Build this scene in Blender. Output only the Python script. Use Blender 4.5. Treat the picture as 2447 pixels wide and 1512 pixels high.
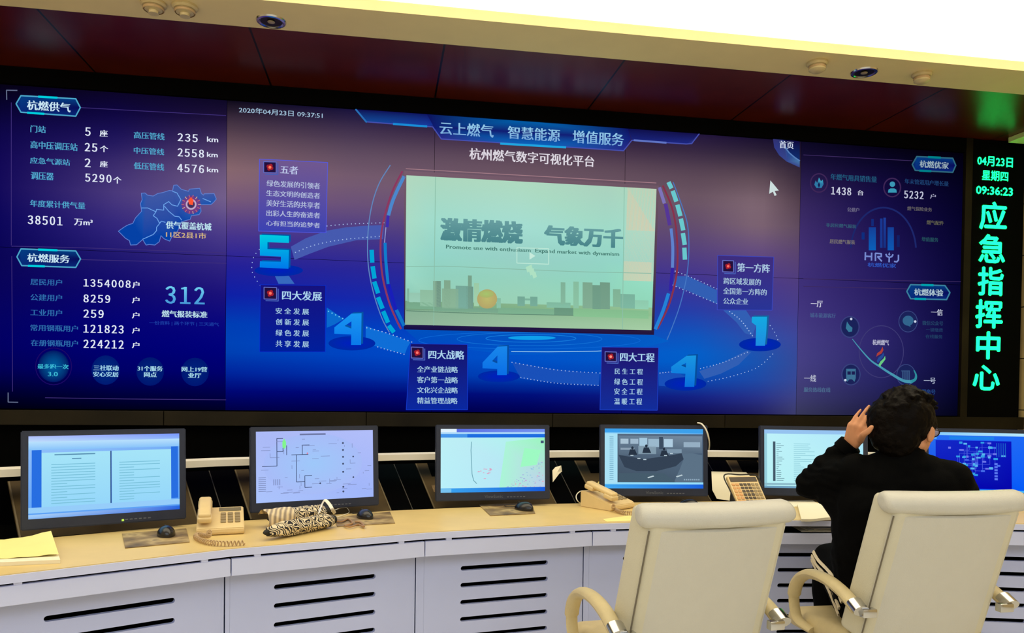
import bpy, bmesh, math, random
from mathutils import Vector as V, Matrix, noise

for o in list(bpy.data.objects):
    bpy.data.objects.remove(o)
SC = bpy.context.scene
COL = SC.collection
random.seed(7)

# ------------------------------------------------------------------ camera
YAW, PITCH, ROLL = 0.167282929, -0.0176853968, 0.0131969137
CAM = V((2.3414526, -5.2438218, 1.3265890))
FPX, PPY = 1837.57, 956.90
FW = V((math.sin(YAW) * math.cos(PITCH), math.cos(YAW) * math.cos(PITCH), math.sin(PITCH)))
_r = FW.cross(V((0, 0, 1))).normalized()
_u = _r.cross(FW)
RT = _r * math.cos(ROLL) + _u * math.sin(ROLL)
UP = _u * math.cos(ROLL) - _r * math.sin(ROLL)
cd = bpy.data.cameras.new('camera')
cd.sensor_fit = 'HORIZONTAL'
cd.sensor_width = 36
cd.lens = FPX / 2447 * 36
cd.shift_y = (PPY - 756) / 2447
cd.clip_start = 0.05
cam = bpy.data.objects.new('camera', cd)
COL.objects.link(cam)
m = Matrix((RT, UP, -FW)).transposed().to_4x4()
m.translation = CAM
cam.matrix_world = m
SC.camera = cam

# ------------------------------------------------------------------ world, exposure
w = bpy.data.worlds.new('world')
SC.world = w
w.use_nodes = True
w.node_tree.nodes['Background'].inputs[0].default_value = (0.9, 0.85, 0.75, 1)
w.node_tree.nodes['Background'].inputs[1].default_value = 0.03
SC.view_settings.view_transform = 'Standard'
SC.view_settings.look = 'None'
SC.view_settings.exposure = 0.0
SC.view_settings.gamma = 1.0
SC.view_settings.use_curve_mapping = False
WARM_L, COOL_L = 2.7, 2.25      # radiance of the two luminous ceiling fields, the room's lamps


# survey helpers: measured image points -> real points on a known plane of the room
def ray(px, py):
    return FW + RT * ((px - 1223.5) / FPX) - UP * ((py - PPY) / FPX)


def on_z(px, py, z):
    d = ray(px, py)
    return CAM + d * ((z - CAM.z) / d.z)


def on_y(px, py, y=0.0):
    d = ray(px, py)
    return CAM + d * ((y - CAM.y) / d.y)


def at_depth(px, py, dep):
    return CAM + ray(px, py) * dep


# ------------------------------------------------------------------ materials
def s2l(c):
    return tuple((x / 255 / 12.92) if x / 255 <= 0.04045 else ((x / 255 + 0.055) / 1.055) ** 2.4 for x in c)


def mat(name, rgb, rough=0.5, metal=0.0, var=0.06, scale=30.0, bump=0.0, bscale=200.0, spec=0.5, coat=0.0):
    """principled material, its colour broken up a little by noise; rgb in 0..255 sRGB"""
    mt = bpy.data.materials.new(name)
    mt.use_nodes = True
    nt = mt.node_tree
    b = nt.nodes['Principled BSDF']
    b.inputs['Roughness'].default_value = rough
    b.inputs['Metallic'].default_value = metal
    b.inputs['Specular IOR Level'].default_value = spec
    b.inputs['Coat Weight'].default_value = coat
    c = s2l(rgb)
    tc = nt.nodes.new('ShaderNodeTexCoord')
    nz = nt.nodes.new('ShaderNodeTexNoise')
    nz.inputs['Scale'].default_value = scale
    nz.inputs['Detail'].default_value = 4
    nt.links.new(tc.outputs['Object'], nz.inputs['Vector'])
    rp = nt.nodes.new('ShaderNodeValToRGB')
    rp.color_ramp.elements[0].position = 0.3
    rp.color_ramp.elements[1].position = 0.7
    rp.color_ramp.elements[0].color = (*[x * (1 - var) for x in c], 1)
    rp.color_ramp.elements[1].color = (*[min(1, x * (1 + var)) for x in c], 1)
    nt.links.new(nz.outputs['Fac'], rp.inputs['Fac'])
    nt.links.new(rp.outputs['Color'], b.inputs['Base Color'])
    if bump:
        n2 = nt.nodes.new('ShaderNodeTexNoise')
        n2.inputs['Scale'].default_value = bscale
        n2.inputs['Detail'].default_value = 3
        nt.links.new(tc.outputs['Object'], n2.inputs['Vector'])
        bp = nt.nodes.new('ShaderNodeBump')
        bp.inputs['Strength'].default_value = bump
        bp.inputs['Distance'].default_value = 0.004
        nt.links.new(n2.outputs['Fac'], bp.inputs['Height'])
        nt.links.new(bp.outputs['Normal'], b.inputs['Normal'])
    return mt


def emit(name, rgb, strength):
    mt = bpy.data.materials.new(name)
    mt.use_nodes = True
    nt = mt.node_tree
    nt.nodes.remove(nt.nodes['Principled BSDF'])
    e = nt.nodes.new('ShaderNodeEmission')
    e.inputs[0].default_value = (*rgb, 1)
    e.inputs[1].default_value = strength
    nt.links.new(e.outputs[0], nt.nodes['Material Output'].inputs[0])
    return mt


def pixel_mat():
    """a display: emits the colour of the picture stored on it"""
    mt = bpy.data.materials.new('display_pixels')
    mt.use_nodes = True
    nt = mt.node_tree
    nt.nodes.remove(nt.nodes['Principled BSDF'])
    a = nt.nodes.new('ShaderNodeAttribute')
    a.attribute_name = 'pixel'
    e = nt.nodes.new('ShaderNodeEmission')
    nt.links.new(a.outputs['Color'], e.inputs[0])
    nt.links.new(e.outputs[0], nt.nodes['Material Output'].inputs[0])
    return mt


M = {}
M['pixels'] = pixel_mat()
M['black'] = mat('black_board', (2, 2, 2), 0.8, var=0.1, spec=0.03)
M['black_gloss'] = mat('black_glass', (2, 2, 2), 0.35, var=0.1, spec=0.02)
M['dark_olive'] = mat('bronze_metal', (32, 27, 15), 0.45, metal=0.3, var=0.5, scale=2, spec=0.25)
M['frame_black'] = mat('frame_black', (2, 2, 2), 0.6, spec=0.05)
M['cream_paint'] = mat('cream_paint', (236, 216, 160), 0.7, var=0.03, scale=4)
M['white_paint'] = mat('white_paint', (235, 232, 222), 0.7, var=0.02, scale=4)
M['beige_wall'] = mat('beige_wall_paint', (205, 190, 160), 0.8, var=0.03, scale=3)
M['floor'] = mat('floor_tile', (226, 221, 208), 0.35, var=0.06, scale=2)
M['desk_top'] = mat('tan_laminate', (222, 195, 130), 0.42, var=0.04, scale=8, spec=0.3)
M['desk_white'] = mat('white_laminate', (208, 214, 246), 0.4, var=0.015, scale=5, spec=0.35)
M['door_white'] = mat('pale_grey_laminate', (196, 204, 242), 0.42, var=0.015, scale=5, spec=0.35)
M['shelf_white'] = mat('shelf_white', (240, 234, 218), 0.45, var=0.02, scale=5)
M['tan_board'] = mat('tan_board', (72, 58, 33), 0.6, var=0.2, scale=9, spec=0.2)
M['leather'] = mat('cream_leather', (205, 202, 190), 0.42, var=0.01, scale=20, bump=0.25, bscale=350, spec=0.4)
M['welt'] = mat('brown_welt', (112, 104, 86), 0.6)
M['leather_lit_side'] = mat('cream_leather_lit_side', (210, 204, 180), 0.42, var=0.015, scale=20, bump=0.25, bscale=350, spec=0.4)  # same leather, warm light on the back's sides mixed into its colour
M['leather_tan'] = mat('cream_leather_arm', (206, 188, 142), 0.42, var=0.05, scale=20, bump=0.25, bscale=350, spec=0.4)
M['chrome'] = mat('chrome', (200, 200, 200), 0.18, metal=1.0, var=0.02)
M['rubber'] = mat('dark_rubber', (24, 24, 24), 0.7)
M['monitor'] = mat('monitor_plastic', (38, 45, 66), 0.38, var=0.05, scale=40, spec=0.4)
M['seam'] = mat('grey_joint', (62, 58, 52), 0.5)
M['cord_dull'] = mat('pale_board_edge', (104, 90, 62), 0.6)
M['sticker'] = mat('worn_sticker', (120, 96, 62), 0.6, var=0.5, scale=90)
M['button'] = mat('grey_print', (95, 100, 112), 0.4)
M['phone'] = mat('cream_plastic', (226, 200, 146), 0.4, var=0.03, spec=0.4)
M['phone_key'] = mat('grey_keys', (150, 132, 96), 0.5)
M['phone_lcd'] = mat('dull_display_window', (120, 112, 82), 0.25)
M['cord'] = mat('beige_cord', (190, 160, 118), 0.5)
M['white_cord'] = mat('white_cord', (240, 235, 220), 0.45)
M['brown_cord'] = mat('brown_cord', (165, 125, 80), 0.5)
M['key_dark'] = mat('dark_keys', (70, 58, 44), 0.5)
M['key_orange'] = mat('orange_keys', (212, 158, 98), 0.5)
M['mouse'] = mat('black_mouse_plastic', (20, 20, 24), 0.25, spec=0.6)
M['mouse_blue'] = mat('dark_blue_plastic', (25, 30, 70), 0.3)
M['paper'] = mat('white_paper', (244, 236, 208), 0.8, var=0.02, scale=6)
M['paper_yellow'] = mat('yellow_paper', (250, 234, 150), 0.8, var=0.03, scale=6)
M['print'] = mat('faint_print', (150, 140, 110), 0.8)
M['skin'] = mat('skin', (214, 150, 108), 0.5, var=0.06, scale=25, spec=0.35)
M['hair'] = mat('dark_brown_hair', (9, 5, 3), 0.5, var=0.4, scale=60, bump=0.6, bscale=120, spec=0.06)
M['jacket'] = mat('black_jacket_cloth', (3, 3, 3), 0.8, var=0.15, scale=40, bump=0.3, bscale=300, spec=0.06)
M['trousers'] = mat('black_track_trousers', (3, 3, 4), 0.8, var=0.12, scale=40, spec=0.06)
M['stripe'] = mat('white_stripe', (225, 210, 180), 0.7)
M['lens'] = mat('pale_lens', (190, 195, 235), 0.1, spec=0.8)
M['eye'] = mat('eye_white', (230, 228, 222), 0.2)


def noise_ramp(name, stops, scale, rough=0.6, detail=3):
    mt = mat(name, (128, 128, 128), rough)
    nt = mt.node_tree
    nz = [n for n in nt.nodes if n.type == 'TEX_NOISE'][0]
    nz.inputs['Scale'].default_value = scale
    nz.inputs['Detail'].default_value = detail
    rp = [n for n in nt.nodes if n.type == 'VALTORGB'][0]
    while len(rp.color_ramp.elements) > 2:
        rp.color_ramp.elements.remove(rp.color_ramp.elements[-1])
    for k, (pos, c) in enumerate(stops):
        e = rp.color_ramp.elements[k] if k < 2 else rp.color_ramp.elements.new(pos)
        e.position = pos
        e.color = (*s2l(c), 1)
    return mt


M['mat_picture'] = noise_ramp('mouse_mat_print', [(0.3, (84, 66, 44)), (0.5, (142, 118, 76)), (0.62, (186, 162, 112)), (0.72, (70, 52, 36))], 9)
M['stripe_cloth'] = None


def wave_cloth():
    """black cloth covered with curling white lines"""
    mt = mat('wave_scale_cloth', (20, 18, 24), 0.7)
    nt = mt.node_tree
    b = nt.nodes['Principled BSDF']
    tc = nt.nodes.new('ShaderNodeTexCoord')
    wv = nt.nodes.new('ShaderNodeTexWave')
    wv.bands_direction = 'DIAGONAL'
    wv.inputs['Scale'].default_value = 34
    wv.inputs['Distortion'].default_value = 9
    wv.inputs['Detail'].default_value = 0
    wv.inputs['Detail Scale'].default_value = 1.6
    rp = nt.nodes.new('ShaderNodeValToRGB')
    rp.color_ramp.elements[0].position = 0.42
    rp.color_ramp.elements[1].position = 0.55
    rp.color_ramp.elements[0].color = (*s2l((22, 20, 30)), 1)
    rp.color_ramp.elements[1].color = (*s2l((225, 208, 172)), 1)
    nt.links.new(tc.outputs['Object'], wv.inputs['Vector'])
    nt.links.new(wv.outputs['Fac'], rp.inputs[0])
    nt.links.new(rp.outputs[0], b.inputs['Base Color'])
    return mt


def band_cloth():
    mt = mat('pale_striped_cloth', (220, 196, 150), 0.7)
    nt = mt.node_tree
    b = nt.nodes['Principled BSDF']
    tc = nt.nodes.new('ShaderNodeTexCoord')
    wv = nt.nodes.new('ShaderNodeTexWave')
    wv.inputs['Scale'].default_value = 18
    wv.inputs['Distortion'].default_value = 1.5
    rp = nt.nodes.new('ShaderNodeValToRGB')
    rp.color_ramp.elements[0].color = (*s2l((150, 135, 120)), 1)
    rp.color_ramp.elements[1].color = (*s2l((232, 212, 172)), 1)
    nt.links.new(tc.outputs['Object'], wv.inputs['Vector'])
    nt.links.new(wv.outputs['Fac'], rp.inputs[0])
    nt.links.new(rp.outputs[0], b.inputs['Base Color'])
    return mt


def red_ceiling():
    """polished dark red panels with thin joints, one joint every 0.85 m"""
    mt = mat('polished_dark_red_panel', (82, 24, 8), 0.28, var=0.2, scale=2.5, spec=0.24)
    nt = mt.node_tree
    b = nt.nodes['Principled BSDF']
    src = b.inputs['Base Color'].links[0].from_socket
    tc = nt.nodes.new('ShaderNodeTexCoord')
    sx = nt.nodes.new('ShaderNodeSeparateXYZ')
    md = nt.nodes.new('ShaderNodeMath'); md.operation = 'PINGPONG'; md.inputs[1].default_value = 0.53
    lt = nt.nodes.new('ShaderNodeMath'); lt.operation = 'LESS_THAN'; lt.inputs[1].default_value = 0.006
    mx = nt.nodes.new('ShaderNodeMix'); mx.data_type = 'RGBA'
    mx.inputs['B'].default_value = (0.004, 0.002, 0.002, 1)
    ad = nt.nodes.new('ShaderNodeMath'); ad.operation = 'SUBTRACT'; ad.inputs[1].default_value = 0.55
    nt.links.new(tc.outputs['Object'], sx.inputs[0])
    nt.links.new(sx.outputs['X'], ad.inputs[0])
    nt.links.new(ad.outputs[0], md.inputs[0])
    nt.links.new(md.outputs[0], lt.inputs[0])
    nt.links.new(lt.outputs[0], mx.inputs['Factor'])
    nt.links.new(src, mx.inputs['A'])
    nt.links.new(mx.outputs['Result'], b.inputs['Base Color'])
    return mt


M['wave_cloth'] = wave_cloth()
M['band_cloth'] = band_cloth()
M['red_panel'] = red_ceiling()
M['glow_warm'] = emit('warm_luminous_ceiling', (1.0, 0.88, 0.64), WARM_L)
M['glow_cool'] = emit('cool_luminous_ceiling', (0.9, 0.95, 1.0), COOL_L)
M['led_green'] = emit('green_led', (0.004, 1.0, 0.13), 6.0)


# ------------------------------------------------------------------ object helpers
def link(name, data, parent=None, material=None, loc=None, rot=None):
    o = bpy.data.objects.new(name, data)
    COL.objects.link(o)
    if parent is not None:
        o.parent = parent
    if loc is not None:
        o.location = loc
    if rot is not None:
        o.rotation_euler = rot
    if material is not None and data is not None and hasattr(data, 'materials') and not data.materials:
        data.materials.append(material)
    return o


def thing(name, label, cat, loc=(0, 0, 0), rotz=0.0, group=None, rot=None):
    o = link(name, None, loc=loc, rot=rot if rot else (0, 0, rotz))
    o.empty_display_size = 0.1
    return tag(o, label, cat, group)


def tag(o, label, cat, group=None):
    o['label'] = label
    o['category'] = cat
    if group:
        o['group'] = group
    return o


def mesh(bm, name, smooth=True, angle=35):
    me = bpy.data.meshes.new(name)
    bmesh.ops.recalc_face_normals(bm, faces=bm.faces[:])
    bm.to_mesh(me)
    bm.free()
    if smooth:
        for p in me.polygons:
            p.use_smooth = True
        me.set_sharp_from_angle(angle=math.radians(angle))
    return me


def part(name, bm, material, parent=None, loc=None, rot=None, smooth=True, angle=35):
    return link(name, mesh(bm, name, smooth, angle), parent, material, loc, rot)


def struct(name, bm, material, smooth=False):
    o = part(name, bm, material, smooth=smooth)
    o['kind'] = 'structure'
    return o


def box(bm, lo, hi, bevel=0.0, seg=2, mx=None):
    lo, hi = V(lo), V(hi)
    r = bmesh.ops.create_cube(bm, size=1)
    vs = r['verts']
    c, s = (lo + hi) / 2, hi - lo
    for v in vs:
        v.co = V((v.co.x * s.x, v.co.y * s.y, v.co.z * s.z)) + c
    if bevel:
        es = list({e for v in vs for e in v.link_edges})
        rr = bmesh.ops.bevel(bm, geom=es, offset=bevel, segments=seg, profile=0.5, affect='EDGES')
        vs = list({v for f in rr['faces'] for v in f.verts} | {v for v in vs if v.is_valid})
    if mx is not None:
        bmesh.ops.transform(bm, matrix=mx, verts=[v for v in vs if v.is_valid])
    return bm


def newbox(lo, hi, bevel=0.0, seg=2):
    return box(bmesh.new(), lo, hi, bevel, seg)


def prism(bm, pts, lo, hi, axis='z'):
    """extrude a closed outline between two offsets along an axis"""
    def mk(a, b, h):
        return {'z': (a, b, h), 'y': (a, h, b), 'x': (h, a, b)}[axis]
    A = [bm.verts.new(mk(a, b, lo)) for a, b in pts]
    B = [bm.verts.new(mk(a, b, hi)) for a, b in pts]
    bm.faces.new(A)
    bm.faces.new(B[::-1])
    n = len(pts)
    for i in range(n):
        bm.faces.new((A[i], A[(i + 1) % n], B[(i + 1) % n], B[i]))
    return bm


def catmull(pts, n=6):
    pts = [V(p) for p in pts]
    out = []
    for i in range(len(pts) - 1):
        p0 = pts[max(i - 1, 0)]; p1 = pts[i]; p2 = pts[i + 1]; p3 = pts[min(i + 2, len(pts) - 1)]
        for k in range(n):
            t = k / n
            out.append(0.5 * ((2 * p1) + (p2 - p0) * t + (2 * p0 - 5 * p1 + 4 * p2 - p3) * t * t + (3 * p1 - p0 - 3 * p2 + p3) * t ** 3))
    out.append(pts[-1])
    return out


def sweep(bm, pts, rx, ry=None, seg=10, side=None, cap=True):
    """sweep an ellipse along a path; side = fixed sideways direction"""
    ry = ry or rx
    pts = [V(p) for p in pts]
    rings = []
    prev = None
    n = len(pts)
    for i, p in enumerate(pts):
        t = (pts[min(i + 1, n - 1)] - pts[max(i - 1, 0)])
        t = t.normalized() if t.length > 1e-9 else V((0, 0, 1))
        if side is not None:
            a = V(side)
            a = (a - t * a.dot(t)).normalized()
        elif prev is None:
            a = t.orthogonal().normalized()
        else:
            a = (prev - t * prev.dot(t)).normalized()
        prev = a
        b = t.cross(a)
        k = (rx[i] if isinstance(rx, (list, tuple)) else rx)
        q = (ry[i] if isinstance(ry, (list, tuple)) else ry)
        rings.append([bm.verts.new(p + a * math.cos(2 * math.pi * j / seg) * k + b * math.sin(2 * math.pi * j / seg) * q) for j in range(seg)])
    for A, B in zip(rings, rings[1:]):
        for j in range(seg):
            bm.faces.new((A[j], A[(j + 1) % seg], B[(j + 1) % seg], B[j]))
    if cap:
        bm.faces.new(rings[0][::-1])
        bm.faces.new(rings[-1])
    return bm


def lathe(bm, prof, seg=32, c=(0, 0)):
    """revolve (radius, z) profile about the vertical"""
    rings = []
    for r, z in prof:
        if r < 1e-6:
            rings.append([bm.verts.new((c[0], c[1], z))])
        else:
            rings.append([bm.verts.new((c[0] + r * math.cos(2 * math.pi * j / seg), c[1] + r * math.sin(2 * math.pi * j / seg), z)) for j in range(seg)])
    for A, B in zip(rings, rings[1:]):
        for j in range(seg):
            k = (j + 1) % seg
            if len(A) == 1:
                bm.faces.new((A[0], B[k], B[j]))
            elif len(B) == 1:
                bm.faces.new((A[j], A[k], B[0]))
            else:
                bm.faces.new((A[j], A[k], B[k], B[j]))
    return bm


_unit = {}


def _sphere(u, v):
    if (u, v) not in _unit:
        vs, fs = [V((0, 0, 1))], []
        for i in range(1, v):
            t = math.pi * i / v
            vs += [V((math.sin(t) * math.cos(2 * math.pi * j / u), math.sin(t) * math.sin(2 * math.pi * j / u), math.cos(t))) for j in range(u)]
        vs.append(V((0, 0, -1)))
        for j in range(u):
            k = (j + 1) % u
            fs.append((0, 1 + j, 1 + k))
            for i in range(v - 2):
                a = 1 + i * u
                fs.append((a + j, a + u + j, a + u + k, a + k))
            a = 1 + (v - 2) * u
            fs.append((a + j, len(vs) - 1, a + k))
        _unit[(u, v)] = (vs, fs)
    return _unit[(u, v)]


def ball(bm, c, r, mx=None, u=20, v=12):
    """ellipsoid: r is a radius or three; mx turns it"""
    r = V((r, r, r)) if isinstance(r, (int, float)) else V(r)
    T = (mx.to_3x3() if mx is not None else Matrix.Identity(3)) @ Matrix.Diagonal(r)
    c = V(c)
    vs, fs = _sphere(u, v)
    nv = [bm.verts.new(T @ q + c) for q in vs]
    for f in fs:
        bm.faces.new([nv[k] for k in f])
    return bm


def cone(bm, p0, p1, r0, r1, seg=16):
    """tapered limb with round ends"""
    p0, p1 = V(p0), V(p1)
    ball(bm, p0, r0, u=seg, v=10)
    ball(bm, p1, r1, u=seg, v=10)
    d = p1 - p0
    if d.length > 1e-6:
        sweep(bm, [p0, p1], [r0, r1], [r0, r1], seg)
    return bm


def chain(bm, pts, rs, seg=14):
    for a, b, r0, r1 in zip(pts, pts[1:], rs, rs[1:]):
        cone(bm, a, b, r0, r1, seg)
    return bm


def fuse(bm, name, voxel, smooth=4, fac=0.5):
    """melt overlapping solids into one continuous skin"""
    me = bpy.data.meshes.new(name + '_raw')
    bm.to_mesh(me)
    bm.free()
    o = bpy.data.objects.new(name + '_raw', me)
    COL.objects.link(o)
    r = o.modifiers.new('r', 'REMESH')
    r.mode = 'VOXEL'
    r.voxel_size = voxel
    s = o.modifiers.new('s', 'SMOOTH')
    s.iterations = smooth
    s.factor = fac
    dg = bpy.context.evaluated_depsgraph_get()
    dg.update()
    out = bpy.data.meshes.new_from_object(o.evaluated_get(dg))
    out.name = name
    bpy.data.objects.remove(o)
    bpy.data.meshes.remove(me)
    for p in out.polygons:
        p.use_smooth = True
    return out


# ------------------------------------------------------------------ pictures shown on displays
_glyph = {}


def glyphs(s, bold=0.0):
    k = s
    if k not in _glyph:
        c = bpy.data.curves.new('t', 'FONT')
        c.body = s
        if s.isdigit():          # humanist figures: full width forms set tight
            c.body = ''.join(chr(ord(q) + 0xFEE0) for q in s)
            c.space_character = 0.6
        c.resolution_u = 2
        o = bpy.data.objects.new('t', c)
        COL.objects.link(o)
        dg = bpy.context.evaluated_depsgraph_get()
        dg.update()
        me = bpy.data.meshes.new_from_object(o.evaluated_get(dg))
        vs = [(v.co.x, v.co.y) for v in me.vertices]
        fs = [tuple(p.vertices) for p in me.polygons]
        bpy.data.objects.remove(o)
        bpy.data.curves.remove(c)
        bpy.data.meshes.remove(me)
        x0 = min(v[0] for v in vs); x1 = max(v[0] for v in vs)
        y0 = min(v[1] for v in vs); y1 = max(v[1] for v in vs)
        _glyph[k] = ([((x - x0) / max(x1 - x0, 1e-6), (y - y0) / max(y1 - y0, 1e-6)) for x, y in vs], fs)
    return _glyph[k]


class Pic:
    """flat coloured shapes on a display; at(a, b, layer) puts a picture coordinate on it"""
    def __init__(s, at, level=True):
        s.at = at; s.v = []; s.f = []; s.c = []; s.layer = 0; s.level = level

    def poly(s, pts, col, layer=None):
        L = s.layer if layer is None else layer
        n = len(s.v)
        s.v += [s.at(a, b, L) for a, b in pts]
        s.f.append(tuple(range(n, n + len(pts))))
        cols = col if isinstance(col[0], (tuple, list)) else [col] * len(pts)
        s.c.append([s2l(c) for c in cols])

    def rect(s, l, t, r, b, col, layer=None):
        s.poly([(l, t), (r, t), (r, b), (l, b)], col, layer)

    def line(s, pts, wd, col, closed=False, layer=None, wd2=None):
        pts = list(pts) + ([pts[0]] if closed else [])
        n = len(pts)
        for i, (p, q) in enumerate(zip(pts, pts[1:])):
            dx, dy = q[0] - p[0], q[1] - p[1]
            l = math.hypot(dx, dy)
            if l < 1e-9:
                continue
            a = (wd + ((wd2 or wd) - wd) * i / n) / 2
            b = (wd + ((wd2 or wd) - wd) * (i + 1) / n) / 2
            nx, ny = -dy / l, dx / l
            ex, ey = dx / l * a * 0.3, dy / l * a * 0.3
            s.poly([(p[0] + nx * a - ex, p[1] + ny * a - ey), (q[0] + nx * b + ex, q[1] + ny * b + ey),
                    (q[0] - nx * b + ex, q[1] - ny * b + ey), (p[0] - nx * a - ex, p[1] - ny * a - ey)], col, layer)

    def ell(s, x, y, rx, ry, col, edge=None, layer=None, n=28):
        pts = [(x + rx * math.cos(2 * math.pi * k / n), y + ry * math.sin(2 * math.pi * k / n)) for k in range(n)]
        if edge:
            for p, q in zip(pts, pts[1:] + pts[:1]):
                s.poly([(x, y), p, q], [col, edge, edge], layer)
        else:
            s.poly(pts, col, layer)

    def ring(s, x, y, rx, ry, wd, col, layer=None, n=28, a0=0, a1=360):
        pts = [(x + rx * math.cos(math.radians(a0 + (a1 - a0) * k / n)), y + ry * math.sin(math.radians(a0 + (a1 - a0) * k / n))) for k in range(n + 1)]
        s.line(pts, wd, col, layer=layer)

    def dots(s, pts, n, r, col, layer=None):
        pts = [(p.x, p.y) for p in catmull([(a, b, 0) for a, b in pts], 8)]
        L = [0]
        for p, q in zip(pts, pts[1:]):
            L.append(L[-1] + math.hypot(q[0] - p[0], q[1] - p[1]))
        for k in range(n):
            d = L[-1] * k / max(n - 1, 1)
            for i in range(len(pts) - 1):
                if L[i + 1] >= d:
                    t = (d - L[i]) / max(L[i + 1] - L[i], 1e-9)
                    s.ell(pts[i][0] + (pts[i + 1][0] - pts[i][0]) * t, pts[i][1] + (pts[i + 1][1] - pts[i][1]) * t, r, r, col, layer=layer, n=6)
                    break

    def text(s, t, l, top, r, bot, col, bold=0.0, layer=None, col2=None):
        L = s.layer if layer is None else layer
        yc, xc = (top + bot) / 2, (l + r) / 2
        h = bot - top
        if s.level:      # measured box of a level line seen at an angle: take its slant out of the height
            h -= max(0, 0.0755 * (1 - (yc - 195) / 890)) * (r - l)
        A, B = s.at(l, yc, L), s.at(r, yc, L)
        T, Bo = s.at(xc, yc - h / 2, L), s.at(xc, yc + h / 2, L)
        if s.level:
            A.z = B.z = (T.z + Bo.z) / 2
            T.x = Bo.x
        vs, fs = glyphs(t)
        for dx in ((0,) if not bold else (-0.045 * min(bold, .02) / .015 * h / max(r - l, 1e-6), 0.045 * min(bold, .02) / .015 * h / max(r - l, 1e-6))):
          n = len(s.v)
          s.v += [A + (B - A) * (x + dx) + (T - Bo) * (y - 0.5) for x, y in vs]
          for f in fs:
            s.f.append(tuple(n + i for i in f))
            if col2:
                s.c.append([s2l(tuple(a + (b - a) * vs[i][1] for a, b in zip(col2, col))) for i in f])
            else:
                s.c.append([s2l(col)] * len(f))

    def build(s, name, parent, off=V((0, 0, 0)), loc=None, rot=None):
        me = bpy.data.meshes.new(name)
        me.from_pydata([tuple(v - off) for v in s.v], [], s.f)
        a = me.color_attributes.new('pixel', 'FLOAT_COLOR', 'CORNER')
        k = 0
        for cs in s.c:
            for c in cs:
                a.data[k].color = (*c, 1)
                k += 1
        me.materials.append(M['pixels'])
        return link(name, me, parent, None, loc, rot)


# ================================================================== THE ROOM
ZR = 3.26                       # height of the ceiling band in front of the video wall
SY0, SY1 = -0.86, -1.18         # cream soffit: wall side and room side
XL, XR = -1.6, 7.24
YB = -9.2

b = newbox((XL, YB, -0.05), (XR, 0.3, 0.0))
struct('floor', b, M['floor'])
struct('wall_front', newbox((XL, 0.02, 0), (XR, 0.3, ZR)), M['black'])
struct('wall_left', newbox((XL - 0.1, YB, 0), (XL, 0.3, 3.6)), M['beige_wall'])
struct('wall_back', newbox((XL, YB - 0.1, 0), (XR, YB, 3.6)), M['beige_wall'])


def tiles():
    mt = mat('beige_stone_tile', (205, 178, 120), 0.4, var=0.08, scale=5)
    nt = mt.node_tree
    b = nt.nodes['Principled BSDF']
    src = b.inputs['Base Color'].links[0].from_socket
    tc = nt.nodes.new('ShaderNodeTexCoord')
    sx = nt.nodes.new('ShaderNodeSeparateXYZ')
    md = nt.nodes.new('ShaderNodeMath'); md.operation = 'PINGPONG'; md.inputs[1].default_value = 0.2
    lt = nt.nodes.new('ShaderNodeMath'); lt.operation = 'LESS_THAN'; lt.inputs[1].default_value = 0.004
    mx = nt.nodes.new('ShaderNodeMix'); mx.data_type = 'RGBA'
    mx.inputs['B'].default_value = (0.03, 0.02, 0.01, 1)
    nt.links.new(tc.outputs['Object'], sx.inputs[0])
    nt.links.new(sx.outputs['Z'], md.inputs[0])
    nt.links.new(md.outputs[0], lt.inputs[0])
    nt.links.new(lt.outputs[0], mx.inputs['Factor'])
    nt.links.new(src, mx.inputs['A'])
    nt.links.new(mx.outputs['Result'], b.inputs['Base Color'])
    return mt


struct('wall_right', newbox((XR, YB, 0), (XR + 0.1, 0.3, 3.6)), tiles())
# red polished ceiling band, cream soffit band, room ceiling with a luminous field
struct('ceiling', newbox((XL, YB, 3.325), (XR, SY1, 3.6)), M['white_paint'])
struct('trim_1', newbox((XL, SY0, ZR), (XR, 0.3, 3.45)), M['red_panel'])
struct('trim_2', newbox((XL, SY1, ZR - 0.004), (XR, SY0, 3.6)), M['cream_paint'])
struct('trim_3', newbox((6.985, SY0, ZR - 0.04), (XR, -0.1, ZR), 0.004), M['cream_paint'])   # cornice on the right wall
lamp = part('ceiling_light', newbox((XL + 0.1, -3.4, 3.305), (XR - 0.1, SY1 - 0.012, 3.325)), M['glow_warm'], smooth=False)
tag(lamp, 'large glowing white luminous ceiling field just beyond the cream soffit', 'ceiling light')
lamp = part('ceiling_light', newbox((XL + 0.4, -8.9, 3.305), (XR - 0.4, -5.4, 3.325)), M['glow_cool'], smooth=False)
tag(lamp, 'cooler white luminous ceiling field at the back of the room, behind the camera', 'ceiling light')


# ------------------------------------------------------------------ soffit fittings
def downlight(px, py, label):
    p = on_z(px, py, ZR - 0.004)
    t = thing('downlight', label, 'downlight', (p.x, p.y, ZR - 0.004), group='recessed downlights in the soffit')
    part('trim_ring', lathe(bmesh.new(), [(0.055, 0.0), (0.056, -0.006), (0.064, -0.010), (0.074, -0.008), (0.078, 0.0)], 40), M['chrome'], t)
    part('reflector', lathe(bmesh.new(), [(0.056, -0.004), (0.046, -0.0025), (0.03, -0.0015), (0.0, -0.001)], 40),
         mat('smoked_reflector', (40, 30, 22), 0.35, metal=0.8), t)
    bm = bmesh.new()
    ball(bm, (0, 0, -0.006), (0.02, 0.02, 0.006))
    part('bulb', bm, mat('unlit_bulb', (150, 135, 110), 0.2), t)


downlight(648, 50, 'unlit round chrome downlight in the soffit above the left part of the video wall')
downlight(2065, 172, 'unlit round chrome downlight in the soffit between two detectors near the green sign')


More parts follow.
